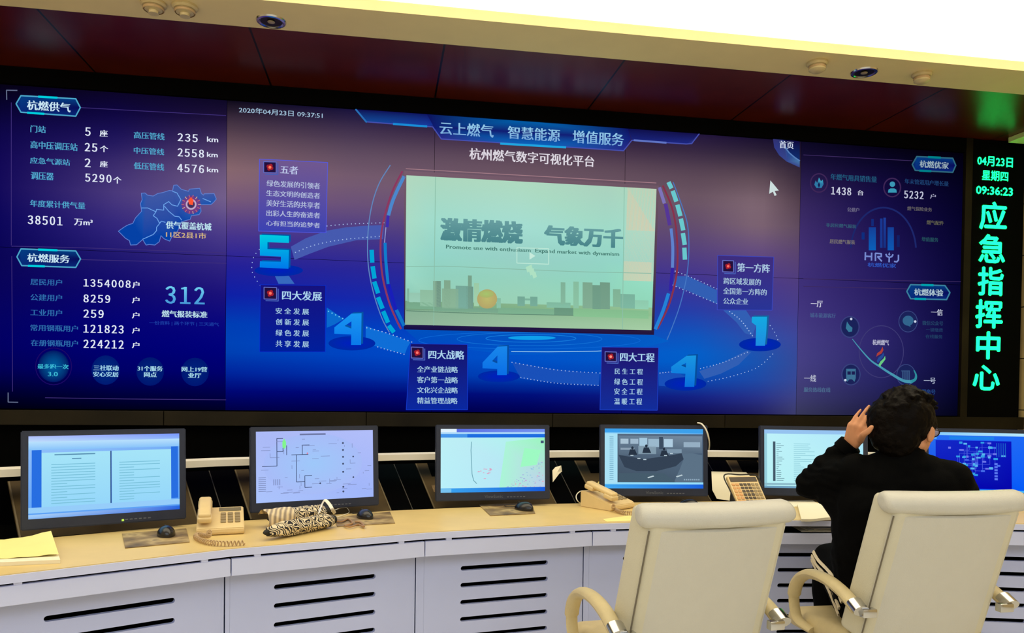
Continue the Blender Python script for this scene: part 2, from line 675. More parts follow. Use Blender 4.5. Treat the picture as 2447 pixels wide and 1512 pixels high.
def detector(px, py, label, s, pendant):
    p = on_z(px, py - 6, ZR - 0.004)
    t = thing('smoke_detector', label, 'detector', (p.x, p.y, ZR - 0.004), group='detectors on the cream soffit')
    part('base', lathe(bmesh.new(), [(0, 0), (0.062 * s, 0), (0.063 * s, -0.012), (0.054 * s, -0.02), (0, -0.02)], 32), M['leather_tan'], t)
    if pendant:
        part('chamber', lathe(bmesh.new(), [(0, -0.02), (0.045 * s, -0.02), (0.043 * s, -0.036), (0.024 * s, -0.04), (0.022 * s, -0.052), (0.026 * s, -0.056), (0, -0.058)], 28), M['leather_tan'], t)
    else:
        part('chamber', lathe(bmesh.new(), [(0, -0.02), (0.046 * s, -0.02), (0.05 * s, -0.045), (0.03 * s, -0.058), (0, -0.06)], 28), M['leather_tan'], t)
    part('grille', lathe(bmesh.new(), [(0.0475 * s, -0.024), (0.0515 * s, -0.028), (0.0515 * s, -0.034), (0.0475 * s, -0.038)], 28), M['cord'], t)


detector(367, 13, 'cream ceiling detector with hanging tip, leftmost on the soffit', 1.0, True)
detector(442, 20, 'cream ceiling detector with hanging tip, second from the left, left of a downlight', 1.0, True)
detector(1953, 155, 'cream cup shaped ceiling detector just left of the right hand downlight', 0.95, False)
detector(2203, 182, 'cream cup shaped ceiling detector nearest the green sign, right of the downlight', 0.9, False)

# ================================================================== VIDEO WALL
CW, CH, Z0 = 1.3366, 1.0, 1.15
VW = thing('video_wall', 'huge dark blue video wall of ten tiled displays showing a Chinese gas dashboard', 'video wall', (2.5 * CW, 0, Z0))
OFF = V((2.5 * CW, 0, Z0))


def on_wall(px, py, layer=0):
    p = on_y(px, py, -0.012 - 0.0007 * layer)
    return p


TV = [0, .06, .14, .23, .32, .42, .52, .62, .72, .80, .88, .94, 1]  # mauve rows of the tables below: haze glare put into the emitted colour
TL = ([0, .5, 1], [[(6, 2, 20), (12, 5, 40), (14, 8, 38)], [(8, 3, 45), (14, 6, 62), (30, 18, 55)], [(14, 6, 72), (30, 20, 90), (70, 52, 95)],
      [(18, 8, 85), (60, 45, 110), (110, 88, 125)], [(20, 10, 90), (75, 58, 125), (115, 95, 140)], [(12, 6, 90), (50, 38, 125), (78, 62, 138)],
      [(10, 5, 85), (30, 22, 110), (50, 38, 128)], [(8, 3, 90), (14, 8, 108), (28, 18, 122)], [(4, 2, 98), (4, 2, 115), (8, 6, 125)],
      [(2, 0, 100), (0, 0, 115), (0, 0, 122)], [(2, 0, 85), (0, 0, 102), (0, 0, 108)], [(0, 0, 50), (0, 0, 68), (0, 0, 75)], [(0, 0, 15), (0, 0, 25), (0, 0, 35)]])
TC = ([0, .2, .5, .8, .92, 1],
      [[(12, 8, 24), (25, 18, 60), (20, 10, 50), (35, 22, 60), (25, 15, 45), (20, 12, 40)],
       [(60, 45, 62), (60, 45, 75), (60, 40, 65), (55, 40, 65), (50, 38, 58), (38, 26, 48)],
       [(105, 80, 90), (95, 75, 95), (100, 78, 92), (90, 70, 85), (95, 75, 85), (60, 45, 60)],
       [(138, 105, 112), (118, 92, 112), (115, 90, 105), (108, 86, 100), (128, 104, 115), (85, 65, 78)],
       [(118, 88, 122), (105, 80, 122), (105, 80, 110), (100, 78, 108), (125, 100, 115), (95, 75, 95)],
       [(75, 55, 140), (70, 55, 135), (80, 60, 125), (85, 65, 125), (98, 74, 128), (88, 66, 112)],
       [(38, 32, 150), (42, 38, 150), (55, 45, 150), (65, 52, 145), (75, 58, 138), (78, 60, 128)],
       [(15, 30, 165), (22, 38, 170), (30, 45, 165), (42, 60, 165), (62, 60, 150), (70, 62, 140)],
       [(0, 62, 180), (0, 62, 192), (8, 70, 190), (15, 85, 190), (45, 78, 170), (60, 72, 155)],
       [(0, 68, 182), (0, 72, 198), (0, 85, 205), (0, 98, 205), (25, 85, 178), (52, 74, 152)],
       [(0, 35, 155), (0, 45, 165), (0, 65, 180), (12, 70, 175), (30, 72, 165), (55, 72, 150)],
       [(0, 5, 115), (0, 5, 115), (0, 12, 120), (20, 32, 130), (38, 48, 135), (62, 66, 132)],
       [(0, 0, 70), (0, 0, 72), (0, 0, 80), (15, 12, 85), (30, 28, 90), (60, 60, 105)]])
TR = ([0, .5, 1], [[(12, 8, 35), (5, 2, 20), (2, 0, 10)], [(22, 14, 50), (10, 6, 40), (3, 1, 22)], [(40, 28, 75), (18, 10, 60), (4, 2, 32)],
      [(55, 40, 95), (22, 14, 72), (5, 2, 40)], [(62, 45, 108), (28, 18, 80), (6, 4, 46)], [(66, 50, 118), (34, 24, 90), (8, 5, 52)],
      [(62, 48, 120), (38, 28, 95), (8, 6, 54)], [(66, 54, 126), (42, 33, 102), (9, 7, 58)], [(70, 62, 132), (45, 38, 106), (9, 8, 60)],
      [(70, 64, 132), (42, 38, 104), (8, 7, 56)], [(66, 62, 122), (38, 36, 96), (6, 5, 46)], [(62, 60, 110), (34, 32, 80), (4, 4, 36)], [(55, 55, 88), (26, 25, 60), (3, 3, 24)]])


def lookup(tab, u, v):
    us, rows = tab
    u = min(max(u, 0), 1); v = min(max(v, 0), 1)
    i = max(k for k in range(len(us) - 1) if us[k] <= u + 1e-9)
    j = max(k for k in range(len(TV) - 1) if TV[k] <= v + 1e-9)
    a = (u - us[i]) / (us[i + 1] - us[i]); c = (v - TV[j]) / (TV[j + 1] - TV[j])
    f = lambda A, B, t: tuple(x + (y - x) * t for x, y in zip(A, B))
    return f(f(rows[j][i], rows[j][i + 1], a), f(rows[j + 1][i], rows[j + 1][i + 1], a), c)


def bg(x, z):
    v = 1 - (z - Z0) / (2 * CH)
    if x < CW:
        return lookup(TL, x / CW, v)
    if x < 4 * CW:
        return lookup(TC, (x - CW) / (3 * CW), v)
    return lookup(TR, (x - 4 * CW) / CW, v)


for ci in range(5):
    for ri in range(2):
        p = Pic(lambda a, b, L: V((a, -0.012, b)))
        x0, x1 = ci * CW + 0.0012, (ci + 1) * CW - 0.0012
        z0, z1 = Z0 + ri * CH + 0.0012, Z0 + (ri + 1) * CH - 0.0012
        N, K = 14, 16
        for i in range(N):
            for j in range(K):
                a, c = x0 + (x1 - x0) * i / N, x0 + (x1 - x0) * (i + 1) / N
                d, e = z0 + (z1 - z0) * j / K, z0 + (z1 - z0) * (j + 1) / K
                eps = 1e-4
                q = [(a, d), (c, d), (c, e), (a, e)]
                p.poly(q, [bg(min(max(X, ci * CW + eps), (ci + 1) * CW - eps), Z) for X, Z in q])
        o = p.build('display_panel', VW, OFF)
        cb = part('cabinet', newbox((x0 - OFF.x, -0.0105, z0 - OFF.z), (x1 - OFF.x, 0.019, z1 - OFF.z)), M['frame_black'], o, smooth=False)
part('side_bezel', newbox((-2.5 * CW - 0.05, -0.03, -0.004), (-2.5 * CW - 0.002, 0.018, 2 * CH)), M['frame_black'], VW, smooth=False)
part('top_bezel', newbox((-2.5 * CW - 0.05, -0.03, 2 * CH + 0.002), (2.5 * CW, 0.018, ZR - Z0 - 0.002)), M['frame_black'], VW, smooth=False)
part('side_strip', newbox((2.5 * CW + 0.004, -0.035, -0.09), (2.5 * CW + 0.062, 0.018, ZR - Z0 - 0.002)), M['dark_olive'], VW, smooth=False)
for k in range(6):
    part('base_rail', newbox((-2.5 * CW - 0.3 + k * 1.27, -0.04, -0.098), (-2.5 * CW - 0.3 + (k + 1) * 1.27 - 0.004, 0.018, -0.006), 0.002), M['dark_olive'], VW, smooth=False)

CY = (70, 200, 225)
WHT = (225, 232, 248)


def wp():
    return Pic(on_wall)


# --- section badges
def badge(pts, txt, tb, bright):
    p = wp()
    p.layer = 3
    p.poly(pts, [(8, 10, 90), (5, 60, 130), (5, 60, 130), (8, 10, 90), (8, 40, 120), (8, 40, 120)])
    c = tuple(int(x * bright) for x in (75, 165, 200))
    p.line(pts, 3.2, c, True, layer=4)
    f = lambda q, r, t: (q[0] + (r[0] - q[0]) * t, q[1] + (r[1] - q[1]) * t)
    hot = tuple(int(x * bright) for x in (0, 205, 220))
    p.line([f(pts[1], pts[2], .32), f(pts[1], pts[2], .66)], 5, hot, layer=5)
    p.line([f(pts[5], pts[4], .12), f(pts[5], pts[4], .42)], 5, hot, layer=5)
    p.text(txt, *tb, tuple(int(x * (0.35 + 0.65 * bright)) for x in (200, 230, 245)), 0.012, layer=6)
    p.build('section_badge', VW, OFF)


badge([(38.5, 248), (50, 228.5), (181, 236), (192, 257), (181, 277.5), (50, 268)], '杭燃供气', (65, 239, 168, 269), 1)
badge([(40.5, 613.6), (50, 594.6), (181, 599.5), (192.5, 618.5), (181, 638.7), (52, 634.4)], '杭燃服务', (65.6, 605, 166, 629), 1)
badge([(2180, 393), (2190.7, 374), (2276.7, 378), (2284, 395), (2276.7, 411.7), (2187, 407)], '杭燃优家', (2198, 383, 2266.7, 404), .62)
badge([(2167, 696), (2176, 680), (2258, 682), (2270, 699), (2262, 715.6), (2176, 713.5)], '杭燃体验', (2185, 689, 2253.5, 708), .78)

# --- figures of the left column
p = wp()
p.layer = 3
LB = (80, 165, 205)
LD = (45, 105, 170)
for t, bx, c in [('门站', (73, 299, 109, 318), LB), ('高中压调压站', (73, 336, 185, 361), LB), ('应急气源站', (72, 375, 167, 396), LB), ('调压器', (74, 410, 128, 431), LB),
                 ('高压管线', (320, 314, 393, 335), LB), ('中压管线', (320, 351, 392, 371), LB), ('低压管线', (320, 387, 392, 408), LB), ('年度累计供气量', (72, 477, 203.5, 500), LB),
                 ('居民用户', (73, 665, 148, 683), LD), ('公建用户', (73, 701.7, 148, 720), LD), ('工业用户', (73, 738, 148, 756), LD), ('常用钢瓶用户', (73, 775, 186, 793), LD), ('在册钢瓶用户', (74, 811, 186, 829), LD)]:
    p.text(t, *bx, c, 0.01)
for t, bx in [('5', (204, 304, 216, 325)), ('25', (203, 341, 232, 363)), ('2', (203, 378, 216, 399.5)), ('5290', (204, 414, 266, 437)), ('235', (425, 318, 472, 340)), ('2558', (425, 354, 487, 377)), ('4576', (424, 391, 487, 414)),
              ('38501', (67, 514, 148.5, 539)), ('1354008', (200, 666, 311.7, 688)), ('8259', (200, 703, 263, 724)), ('259', (200, 739, 247.3, 760)), ('121823', (200, 775, 295, 797)), ('224212', (200, 811, 295, 833)),
              ('座', (238.6, 310, 257, 327)), ('个', (239, 347, 258, 364)), ('座', (239, 384, 257, 400)), ('个', (271, 421.6, 290, 439)), ('km', (495, 326, 521, 340)), ('km', (495, 363, 520, 376)), ('km', (495, 399, 521, 412)),
              ('万m³', (177.6, 522, 221, 540)), ('户', (316.7, 672, 332.8, 689)), ('户', (315.7, 709, 332.8, 725)), ('户', (315.7, 746, 332.8, 761)), ('户', (315.7, 782, 332.8, 797)), ('户', (315.7, 817, 332.8, 832))]:
    p.text(t, *bx, WHT, 0.012)
p.text('312', 396, 683, 488, 728, (110, 205, 240), 0.01, col2=(70, 150, 215))
p.text('燃气报装标准', 387, 741, 495, 760, (185, 220, 235), 0.015)
p.text('一份资料 | 两个环节 | 三天通气', 357, 766, 523, 781, (28, 60, 165), 0.008)
p.text('2020年04月23日 09:37:51', 571, 255, 771, 283, (160, 190, 215), 0.006)
p.build('figure_text', VW, OFF)

# --- thin rules and corner brackets
p = wp()
p.layer = 1
for a in [[(28, 597 - 8), (30, 588), (200, 592), (540, 604)], [(190, 620), (540, 629)], [(192, 257), (540, 276)], [(108, 950), (300, 953), (540, 955)], [(27, 245), (27, 586)], [(28, 612), (30, 935)]]:
    p.line(a, 1.6, (62, 46, 120))
for a in [[(41, 216), (15.5, 215.5), (16, 238)], [(19.5, 938), (19.5, 960.5), (43, 961)]]:
    p.line(a, 2.6, (95, 105, 135))
for a in [[(1920, 666), (2296, 673)], [(1920, 684), (2168, 690)], [(1920, 370), (2180, 384)]]:
    p.line(a, 1.5, (60, 42, 95))
p.line([(970, 403), (1568, 437)], 1.8, (165, 125, 135))
p.build('divider_line', VW, OFF)

# --- four round buttons
for (x, y, r, c, e, l1, b1, l2, b2, tc) in [
        (128, 875, 37, (0, 95, 160), (2, 20, 100), '最多跑一次', (90, 869, 163.6, 882), '3.0', (114.6, 888, 138, 899), (60, 190, 215)),
        (252.5, 884, 34, (0, 45, 130), (0, 25, 115), '三社联动', (224, 872, 283, 886), '安心安居', (223, 887.4, 282.7, 900.5), (160, 215, 240)),
        (358.8, 887.4, 33, (0, 38, 125), (0, 22, 112), '31个服务', (329, 873.5, 388.4, 887), '网点', (344.5, 888.5, 374, 901), (165, 218, 235)),
        (466, 888.5, 33, (0, 36, 125), (0, 22, 115), '网上19营', (434.4, 875.6, 494.6, 888.5), '业厅', (449.7, 890.5, 480.3, 903), (165, 218, 235))]:
    p = wp()
    p.ell(x, y, r, r * 1.03, c, e, layer=2)
    if x < 200:
        p.ring(x, y, r + 6, r + 7, 2, (30, 10, 100), layer=2)
    p.text(l1, *b1, tc, 0.015, layer=3)
    p.text(l2, *b2, tc, 0.015, layer=3)
    p.build('round_button', VW, OFF)

# --- region map
mp = lambda pts: [(300 + a / 7.562, 420 + c / 7.562) for a, c in pts]
p = wp()
outl = mp([(285, 315), (350, 310), (400, 350), (500, 365), (580, 320), (680, 300), (790, 265), (850, 270), (870, 170), (930, 165), (1010, 245), (1140, 280), (1150, 240), (1340, 225), (1370, 320), (1410, 350), (1420, 325), (1600, 320), (1640, 420), (1590, 480), (1540, 520), (1350, 520), (1365, 640), (1330, 700), (1190, 720), (1170, 785), (1010, 830), (980, 900), (940, 1000), (830, 1110), (800, 1180), (700, 1140), (640, 1080), (610, 1190), (530, 1250), (430, 1240), (370, 1250), (310, 1150), (200, 1245), (90, 1250), (70, 1170), (0, 1130), (-130, 1000), (-60, 950), (0, 910), (60, 880), (130, 860), (180, 760), (290, 640), (270, 500), (300, 430)])
p.poly(outl, [(62, 88, 165) if y < 470 else ((30, 85, 175) if y < 520 else (5, 65, 165)) for x, y in outl], 2)
p.line(outl, 1.6, (95, 130, 210), True, layer=3)
for ln in [[(290, 580), (400, 580), (550, 650), (500, 720), (570, 770), (610, 850)], [(550, 650), (560, 605), (690, 620), (690, 520), (780, 465), (840, 525), (940, 550), (1000, 430), (930, 310), (850, 280)],
           [(700, 545), (780, 640), (890, 730), (970, 740), (1015, 800)], [(610, 850), (650, 820), (720, 840)], [(640, 830), (560, 930), (560, 990), (500, 1060), (310, 1145)], [(1395, 410), (1470, 440), (1540, 470)]]:
    p.line(mp(ln), 1.8, (110, 165, 235), layer=4)
x, y = mp([(1185, 515)])[0]
p.ell(x, y + 1, 23, 22, (150, 70, 110), (95, 60, 140), layer=4)
p.ring(x, y, 11, 11, 3.5, (190, 175, 205), layer=5)
p.ell(x, y, 8, 8, (60, 50, 90), layer=5)
p.poly([(x - 5, y), (x - 7, y - 10), (x, y - 18), (x + 6, y - 9), (x + 4, y + 2)], (255, 85, 50), 6)
for k in range(14):
    a = math.radians(k * 360 / 14)
    p.line([(x + 17 * math.cos(a), y + 17 * math.sin(a)), (x + 23 * math.cos(a), y + 23 * math.sin(a))], 1.5, (215, 110, 100) if k % 3 else (230, 190, 150), layer=5)
p.text('供气覆盖杭城', 397, 528, 505, 551, (190, 228, 240), 0.014, layer=7)
p.text('11区2县1市', 397, 552, 492.6, 571, (214, 182, 128), 0.008, layer=7)
p.build('region_map', VW, OFF)

# --- title banner
p = wp()
ban = [(850, 261), (875, 291), (1017, 302), (1034, 303), (1054.6, 332), (1490, 360), (1510, 335), (1640, 344), (1653, 343), (1672, 318)]
p.poly([(850, 261), (1020, 272), (1035, 300), (1017, 302), (875, 291)], [(15, 12, 80), (15, 18, 95), (20, 50, 150), (25, 60, 160), (20, 70, 150)], 1)
p.poly([(1020, 272), (1270, 289), (1500, 305), (1508, 332), (1490, 360), (1272, 346), (1054, 332), (1034, 303)],
       [(12, 16, 90), (0, 95, 170), (12, 16, 90), (20, 30, 120), (40, 45, 140), (10, 100, 190), (40, 45, 140), (15, 25, 110)], 1)
p.poly([(1500, 305), (1672, 318), (1653, 343), (1640, 344), (1510, 335)], [(12, 12, 70), (20, 15, 70), (45, 60, 140), (30, 40, 130), (25, 35, 120)], 1)
p.line(ban, 2.6, (70, 80, 175), layer=2)
p.line([(850, 261), (876, 292)], 4, (40, 110, 180), layer=3)
p.line([(940, 296), (1020, 302)], 5, (25, 140, 215), layer=3)
p.line([(1196, 343), (1352, 352)], 5, (30, 165, 225), layer=3)
p.line([(1515, 335), (1592, 341)], 4.5, (95, 115, 195), layer=3)
for t, bx in [('云上燃气', (1051, 290, 1179, 329)), ('智慧能源', (1214, 301, 1338, 339)), ('增值服务', (1369, 311, 1490, 349))]:
    p.text(t, *bx, (150, 205, 235), 0.008, layer=4, col2=(120, 170, 220))
p.text('杭州燃气数字可视化平台', 1122, 354, 1420, 399, (222, 216, 226), 0.008, layer=4)
p.build('title_banner', VW, OFF)

# --- home corner and cursor
p = wp()
arc = [(1847, 331), (1850, 352), (1862, 371), (1880, 386), (1911, 400)]
p.poly(arc + [(1911, 384), (1895, 372), (1884, 360), (1876, 345), (1872, 332)], [(50, 48, 110), (48, 55, 130), (50, 65, 135), (55, 70, 140), (60, 70, 140), (70, 120, 170), (45, 85, 150), (30, 70, 140), (50, 75, 140), (40, 50, 110)], 1)
p.poly([(1872, 332), (1876, 345), (1884, 360), (1895, 372), (1911, 384), (1911, 338)], [(15, 15, 70), (14, 20, 80), (14, 30, 90), (15, 40, 105), (15, 45, 110), (15, 8, 60)], 1)
p.line([(1876, 352), (1886, 365), (1899, 376), (1911, 384)], 3, (85, 125, 185), layer=2)
p.text('首页', 1863, 336, 1896, 356, (205, 215, 235), 0.01, layer=3)
p.build('home_corner', VW, OFF)
p = wp()
p.poly([(1841, 431), (1861, 455), (1851, 456), (1856, 466), (1851, 468), (1847, 458), (1838, 463)], (205, 222, 222), 4)
p.build('cursor_arrow', VW, OFF)

# --- ribbon road with dotted edges
p = wp()
dd = lambda pts: [(560 + a / 4.448, 360 + c / 4.448) for a, c in pts]
ff = lambda pts: [(1160 + a / 3.307, 560 + c / 3.307) for a, c in pts]
ee = lambda pts: [(560 + a / 3.823, 660 + c / 3.823) for a, c in pts]
R1, R2, R3 = (70, 90, 175), (10, 105, 205), (30, 60, 170)
up, lo = dd([(1590, 790), (1380, 798), (1180, 815), (980, 850), (760, 930), (600, 1020)]), dd([(1580, 940), (1440, 945), (1300, 950), (1000, 1020), (800, 1095), (640, 1160)])
for i in range(5):
    p.poly([up[i], up[i + 1], lo[i + 1], lo[i]], R1, 1)
p.poly(dd([(430, 1330), (580, 1330), (640, 1415), (470, 1415)]), (55, 105, 190), 1)
p.poly(ee([(845, 285), (1000, 390), (915, 440), (845, 470)]), R2, 1)
for a in [[(1200, 450), (1270, 480), (1280, 635), (1200, 570)], [(1270, 480), (1450, 540), (1430, 680), (1280, 635)], [(1450, 540), (1610, 600), (1580, 650), (1560, 705), (1430, 680)]]:
    p.poly(ee(a), (15, 110, 215), 1)
for a in [[(210, 1010), (550, 1065), (560, 1170), (280, 1140)], [(550, 1065), (900, 1100), (895, 1195), (560, 1170)], [(1370, 1090), (1480, 1080), (1580, 1120), (1440, 1200), (1370, 1195)]]:
    p.poly(ff(a), (25, 80, 185), 1)
for a in [[(1690, 1080), (1880, 1010), (1860, 1100), (1730, 1140)], [(1880, 1010), (2060, 920), (2100, 930), (2000, 1030), (1860, 1100)], [(1500, 330), (1600, 330), (1590, 440), (1480, 400)],
          [(1600, 330), (1830, 440), (1830, 550), (1590, 440)], [(1880, 600), (2060, 600), (2140, 720), (2110, 800), (2050, 780), (1980, 690)]]:
    p.poly(ff(a), (50, 95, 180), 1)
WD = (165, 190, 235)
p.dots(dd([(985, 800), (1200, 780), (1590, 765)]), 15, 1.4, WD, 2)
p.dots(dd([(650, 1080), (860, 1000), (1150, 945), (1540, 910)]), 22, 1.4, WD, 2)
p.dots(dd([(265, 1050), (205, 1130), (185, 1260), (220, 1350), (275, 1430)]), 9, 1.3, WD, 2)
p.dots(ee([(860, 320), (990, 385)]), 5, 1.6, (120, 215, 245), 2)
p.dots(ee([(1210, 470), (1400, 520), (1620, 600)]), 13, 1.5, WD, 2)
p.dots(ee([(1310, 645), (1430, 680), (1550, 712)]), 9, 1.4, WD, 2)
p.dots(ff([(210, 1010), (560, 1070), (905, 1095)]), 24, 1.3, WD, 2)
p.dots(ff([(280, 1130), (560, 1175), (890, 1192)]), 24, 1.3, WD, 2)
p.dots(ff([(1380, 1095), (1470, 1085)]), 5, 1.3, WD, 2)
p.dots(ff([(1700, 1060), (1880, 1010), (2070, 930)]), 16, 1.3, WD, 2)
p.dots(ff([(1760, 1160), (1950, 1120), (2150, 1050), (2270, 945)]), 20, 1.2, WD, 2)
p.dots(ff([(1500, 290), (1640, 345), (1830, 430)]), 14, 1.4, WD, 2)
p.dots(ff([(1480, 400), (1620, 460), (1830, 545)]), 14, 1.4, WD, 2)
p.dots(ff([(1930, 610), (2020, 680), (2110, 800)]), 12, 1.5, WD, 2)
p.dots(ff([(2250, 720), (2290, 780), (2310, 830)]), 5, 1.3, WD, 2)
p.line(ff([(205, 925), (500, 927), (880, 922), (1110, 908)]), 1.8, (140, 195, 235), layer=2)
p.build('ribbon_road', VW, OFF)

# --- big numerals on round bases
NB = (0, 30, 190)


def numeral(parts_, base, c1, c2):
    p = wp()
    p.ell(*base, NB, (0, 40, 165), layer=2)
    ys = [y for q in parts_ for x, y in q]
    a, c = min(ys), max(ys)
    for q in parts_:
        side = [(x + 4.5, y - 3) for x, y in q]
        p.poly(side, tuple(int(k * .7) for k in c2), 3)
        p.poly(q, [tuple(c1[i] + (c2[i] - c1[i]) * (y - a) / (c - a) for i in range(3)) for x, y in q], 4)
    p.build('big_numeral', VW, OFF)


numeral([dd([(270, 893), (580, 905), (580, 980), (352, 972), (352, 1045), (580, 1055), (575, 1255), (270, 1240), (272, 1175), (495, 1180), (495, 1125), (272, 1115)])], (666, 646, 58, 14), (0, 205, 225), (0, 120, 235))


def four(tip, apex, br, wcol):
    """numeral four: slanted stroke, cross bar, upright"""
    (tx, ty), (ax, ay), (bx, by) = tip, apex, br
    h = by - ay
    return [[(ax - wcol, ay + 1), (ax, ay), (bx, by), (bx - wcol, by)],
            [(tx, ty), (ax - wcol, ay + 1), (ax - wcol * .55, ay + h * .16), (tx + wcol * .9, ty - h * .02)],
            [(tx, ty), (tx + wcol * .9, ty - h * .06), (ax - wcol * .6, ty + h * .09), (ax - wcol * .6, ty + h * .23), (tx, ty + h * .2)]]


numeral(four((799, 782), (864, 748), (863, 824), 24), (841, 820, 56, 17), (25, 150, 240), (10, 120, 235))
numeral(four((1153, 866), (1212, 827), (1211, 896), 23), (1192, 899, 50, 14), (25, 135, 235), (10, 110, 230))
numeral(four((1604, 876), (1663.5, 849), (1659, 924), 23), (1638, 917, 50, 16), (25, 150, 225), (10, 110, 220))
numeral([[(1796.5, 756.5), (1833, 756.5), (1831, 796), (1828, 826), (1805.6, 826), (1807, 778), (1796.5, 770)]], (1816, 823, 50, 16), (20, 170, 225), (30, 140, 225))


# --- information cards
def card(bgp, c_top, c_bot, icon, title, tb, lines, ct, hot):
    p = wp()
    p.poly(bgp, [c_top, c_top, c_bot, c_bot], 5)
    p.line(bgp, 1.4, tuple(min(255, int(x * 1.25) + 8) for x in c_bot), True, layer=6)
    l, t, r, b_ = icon
    p.rect(l, t, r, b_, (35, 15, 60), 6)
    p.line([(l, t), (r, t + 1), (r, b_), (l, b_ - 1)], 2.2, (95, 105, 190), True, layer=7)
    p.line([(l + 4, b_ + 3), (r + 4, b_ + 4), (r + 4, t + 4)], 2.4, (70, 95, 180), layer=6)
    x, y, s = (l + r) / 2, (t + b_) / 2, (r - l) / 2
    for k in range(4):
        p.ell(x + s * .28 * math.cos(k * 1.57 + .5), y + s * .28 * math.sin(k * 1.57 + .5), s * .3, s * .3, (165, 30, 45), layer=8, n=10)
    p.ell(x, y, s * .24, s * .24, hot, layer=9, n=10)
    p.text(title, *tb, ct, 0.01, layer=8)
    for s_, bx in lines:
        p.text(s_, *bx, tuple(int(k * .94) for k in ct), 0.01, layer=8)
    p.build('info_card', VW, OFF)


card([(620, 380), (783, 388), (779, 556), (618, 552)], (112, 88, 142), (58, 66, 178), (630, 386, 660, 413), '五者', (670, 395, 712, 417),
     [('绿色发展的引领者', (637.5, 430, 764.6, 452)), ('生态文明的创造者', (636.5, 454, 764.6, 475)), ('美好生活的共享者', (636.5, 477, 764.6, 499)), ('出彩人生的奋进者', (636.5, 501.6, 764.6, 522)), ('心有担当的追梦者', (636.5, 526, 764.6, 545))], (188, 198, 232), (255, 130, 90))
card([(622, 680), (778.4, 682), (777, 840.5), (620.7, 840.5)], (22, 18, 125), (0, 30, 155), (631, 686, 661, 715), '四大发展', (674.6, 694, 769, 719),
     [('安 全 发 展', (659, 735, 738, 752)), ('创 新 发 展', (659, 761, 738, 778)), ('绿 色 发 展', (659, 787, 738, 804)), ('共 享 发 展', (659, 813, 738, 830))], (172, 212, 240), (255, 120, 100))
card([(981, 821), (1117, 823), (1117, 979), (970.7, 979)], (22, 18, 105), (10, 40, 160), (983, 829, 1011, 856), '四大战略', (1024, 836, 1109, 859),
     [('全产业链战略', (997, 874, 1094, 891)), ('客户第一战略', (997, 899, 1094, 916)), ('文化兴企战略', (997, 924, 1094, 940)), ('精益管理战略', (997, 949, 1093, 965))], (172, 212, 240), (255, 120, 110))
card([(1438, 829), (1573.7, 830.6), (1570.6, 980), (1433.7, 979)], (32, 18, 105), (18, 45, 155), (1446, 840, 1473, 864), '四大工程', (1482, 842, 1563.7, 865),
     [('民 生 工 程', (1469, 880, 1536, 895)), ('绿 色 工 程', (1468, 904, 1536, 920)), ('安 全 工 程', (1468, 927, 1535, 943)), ('温 暖 工 程', (1468, 951, 1534, 967))], (172, 212, 240), (255, 150, 130))
card([(1715, 610), (1849, 614), (1845, 741), (1714, 740)], (62, 45, 125), (40, 52, 150), (1727, 622, 1753, 650), '第一方阵', (1762, 628, 1839.5, 652),
     [('跨区域发展的', (1729, 663, 1818, 682)), ('全国第一方阵的', (1728.5, 687, 1832, 706)), ('公众企业', (1728.5, 711, 1787.5, 728))], (172, 200, 228), (255, 110, 100))

# --- ring arcs around the video window
gg = lambda pts: [(860 + a / 3.059, 380 + c / 3.059) for a, c in pts]


def smooth2(pts):
    return [(q.x, q.y) for q in catmull([(a, c, 0) for a, c in pts], 6)]


p = wp()
p.poly(gg([(330, 1245), (2150, 1285), (2260, 1330), (1900, 1420), (1100, 1430), (450, 1350)]), [(0, 80, 190), (5, 90, 195), (5, 95, 200), (0, 90, 200), (0, 90, 205), (0, 75, 195)], 1)
for cx, cy, rx, ry, c in [(1240, 1315, 530, 48, (20, 115, 215)), (1240, 1325, 810, 62, (15, 105, 215)), (1250, 1310, 330, 28, (25, 130, 225))]:
    x, y = gg([(cx, cy)])[0]
    p.ring(x, y, rx / 3.059, ry / 3.059, 1.3, c, layer=2, n=48)
p.ell(1271, 807, 57, 5, (15, 160, 235), layer=3)
p.line(smooth2(gg([(222, 45), (140, 180), (85, 350), (58, 560), (62, 780), (100, 980), (160, 1160), (215, 1265)])), 2.4, (95, 135, 190), layer=2)
p.line(smooth2(gg([(2290, 170), (2350, 330), (2395, 480), (2405, 660), (2390, 850), (2345, 1050), (2290, 1210), (2245, 1320)])), 2.2, (70, 120, 195), layer=2)
p.line(smooth2(gg([(310, 90), (240, 230), (185, 400), (155, 560), (152, 720), (170, 880), (215, 1050), (265, 1170), (300, 1240)])), 4.5, (140, 55, 95), layer=2)
p.line(smooth2(gg([(2215, 195), (2280, 350), (2310, 500), (2322, 680), (2315, 840), (2280, 1000), (2240, 1110), (2175, 1240)])), 4.5, (135, 50, 75), layer=2)
for pts, wd, c in [([(322, 128), (270, 235), (235, 320), (210, 408)], 8, (75, 135, 205)), ([(206, 415), (200, 495)], 7, (60, 45, 175)), ([(190, 500), (180, 610)], 2, (150, 160, 215)),
                   ([(184, 615), (190, 750), (206, 910)], 7, (15, 125, 205)), ([(212, 920), (262, 1100)], 8, (25, 30, 185)), ([(268, 1105), (322, 1215)], 8, (15, 115, 200)),
                   ([(2190, 210), (2225, 320)], 8, (125, 115, 185)), ([(2235, 330), (2265, 480)], 9, (85, 55, 150)), ([(2275, 510), (2287, 640), (2285, 790)], 7, (95, 130, 205)),
                   ([(2285, 800), (2270, 960)], 8, (50, 35, 165)), ([(2255, 985), (2215, 1110), (2160, 1240)], 8, (35, 130, 215))]:
    p.line(smooth2(gg(pts)) if len(pts) > 2 else gg(pts), wd, c, layer=3)
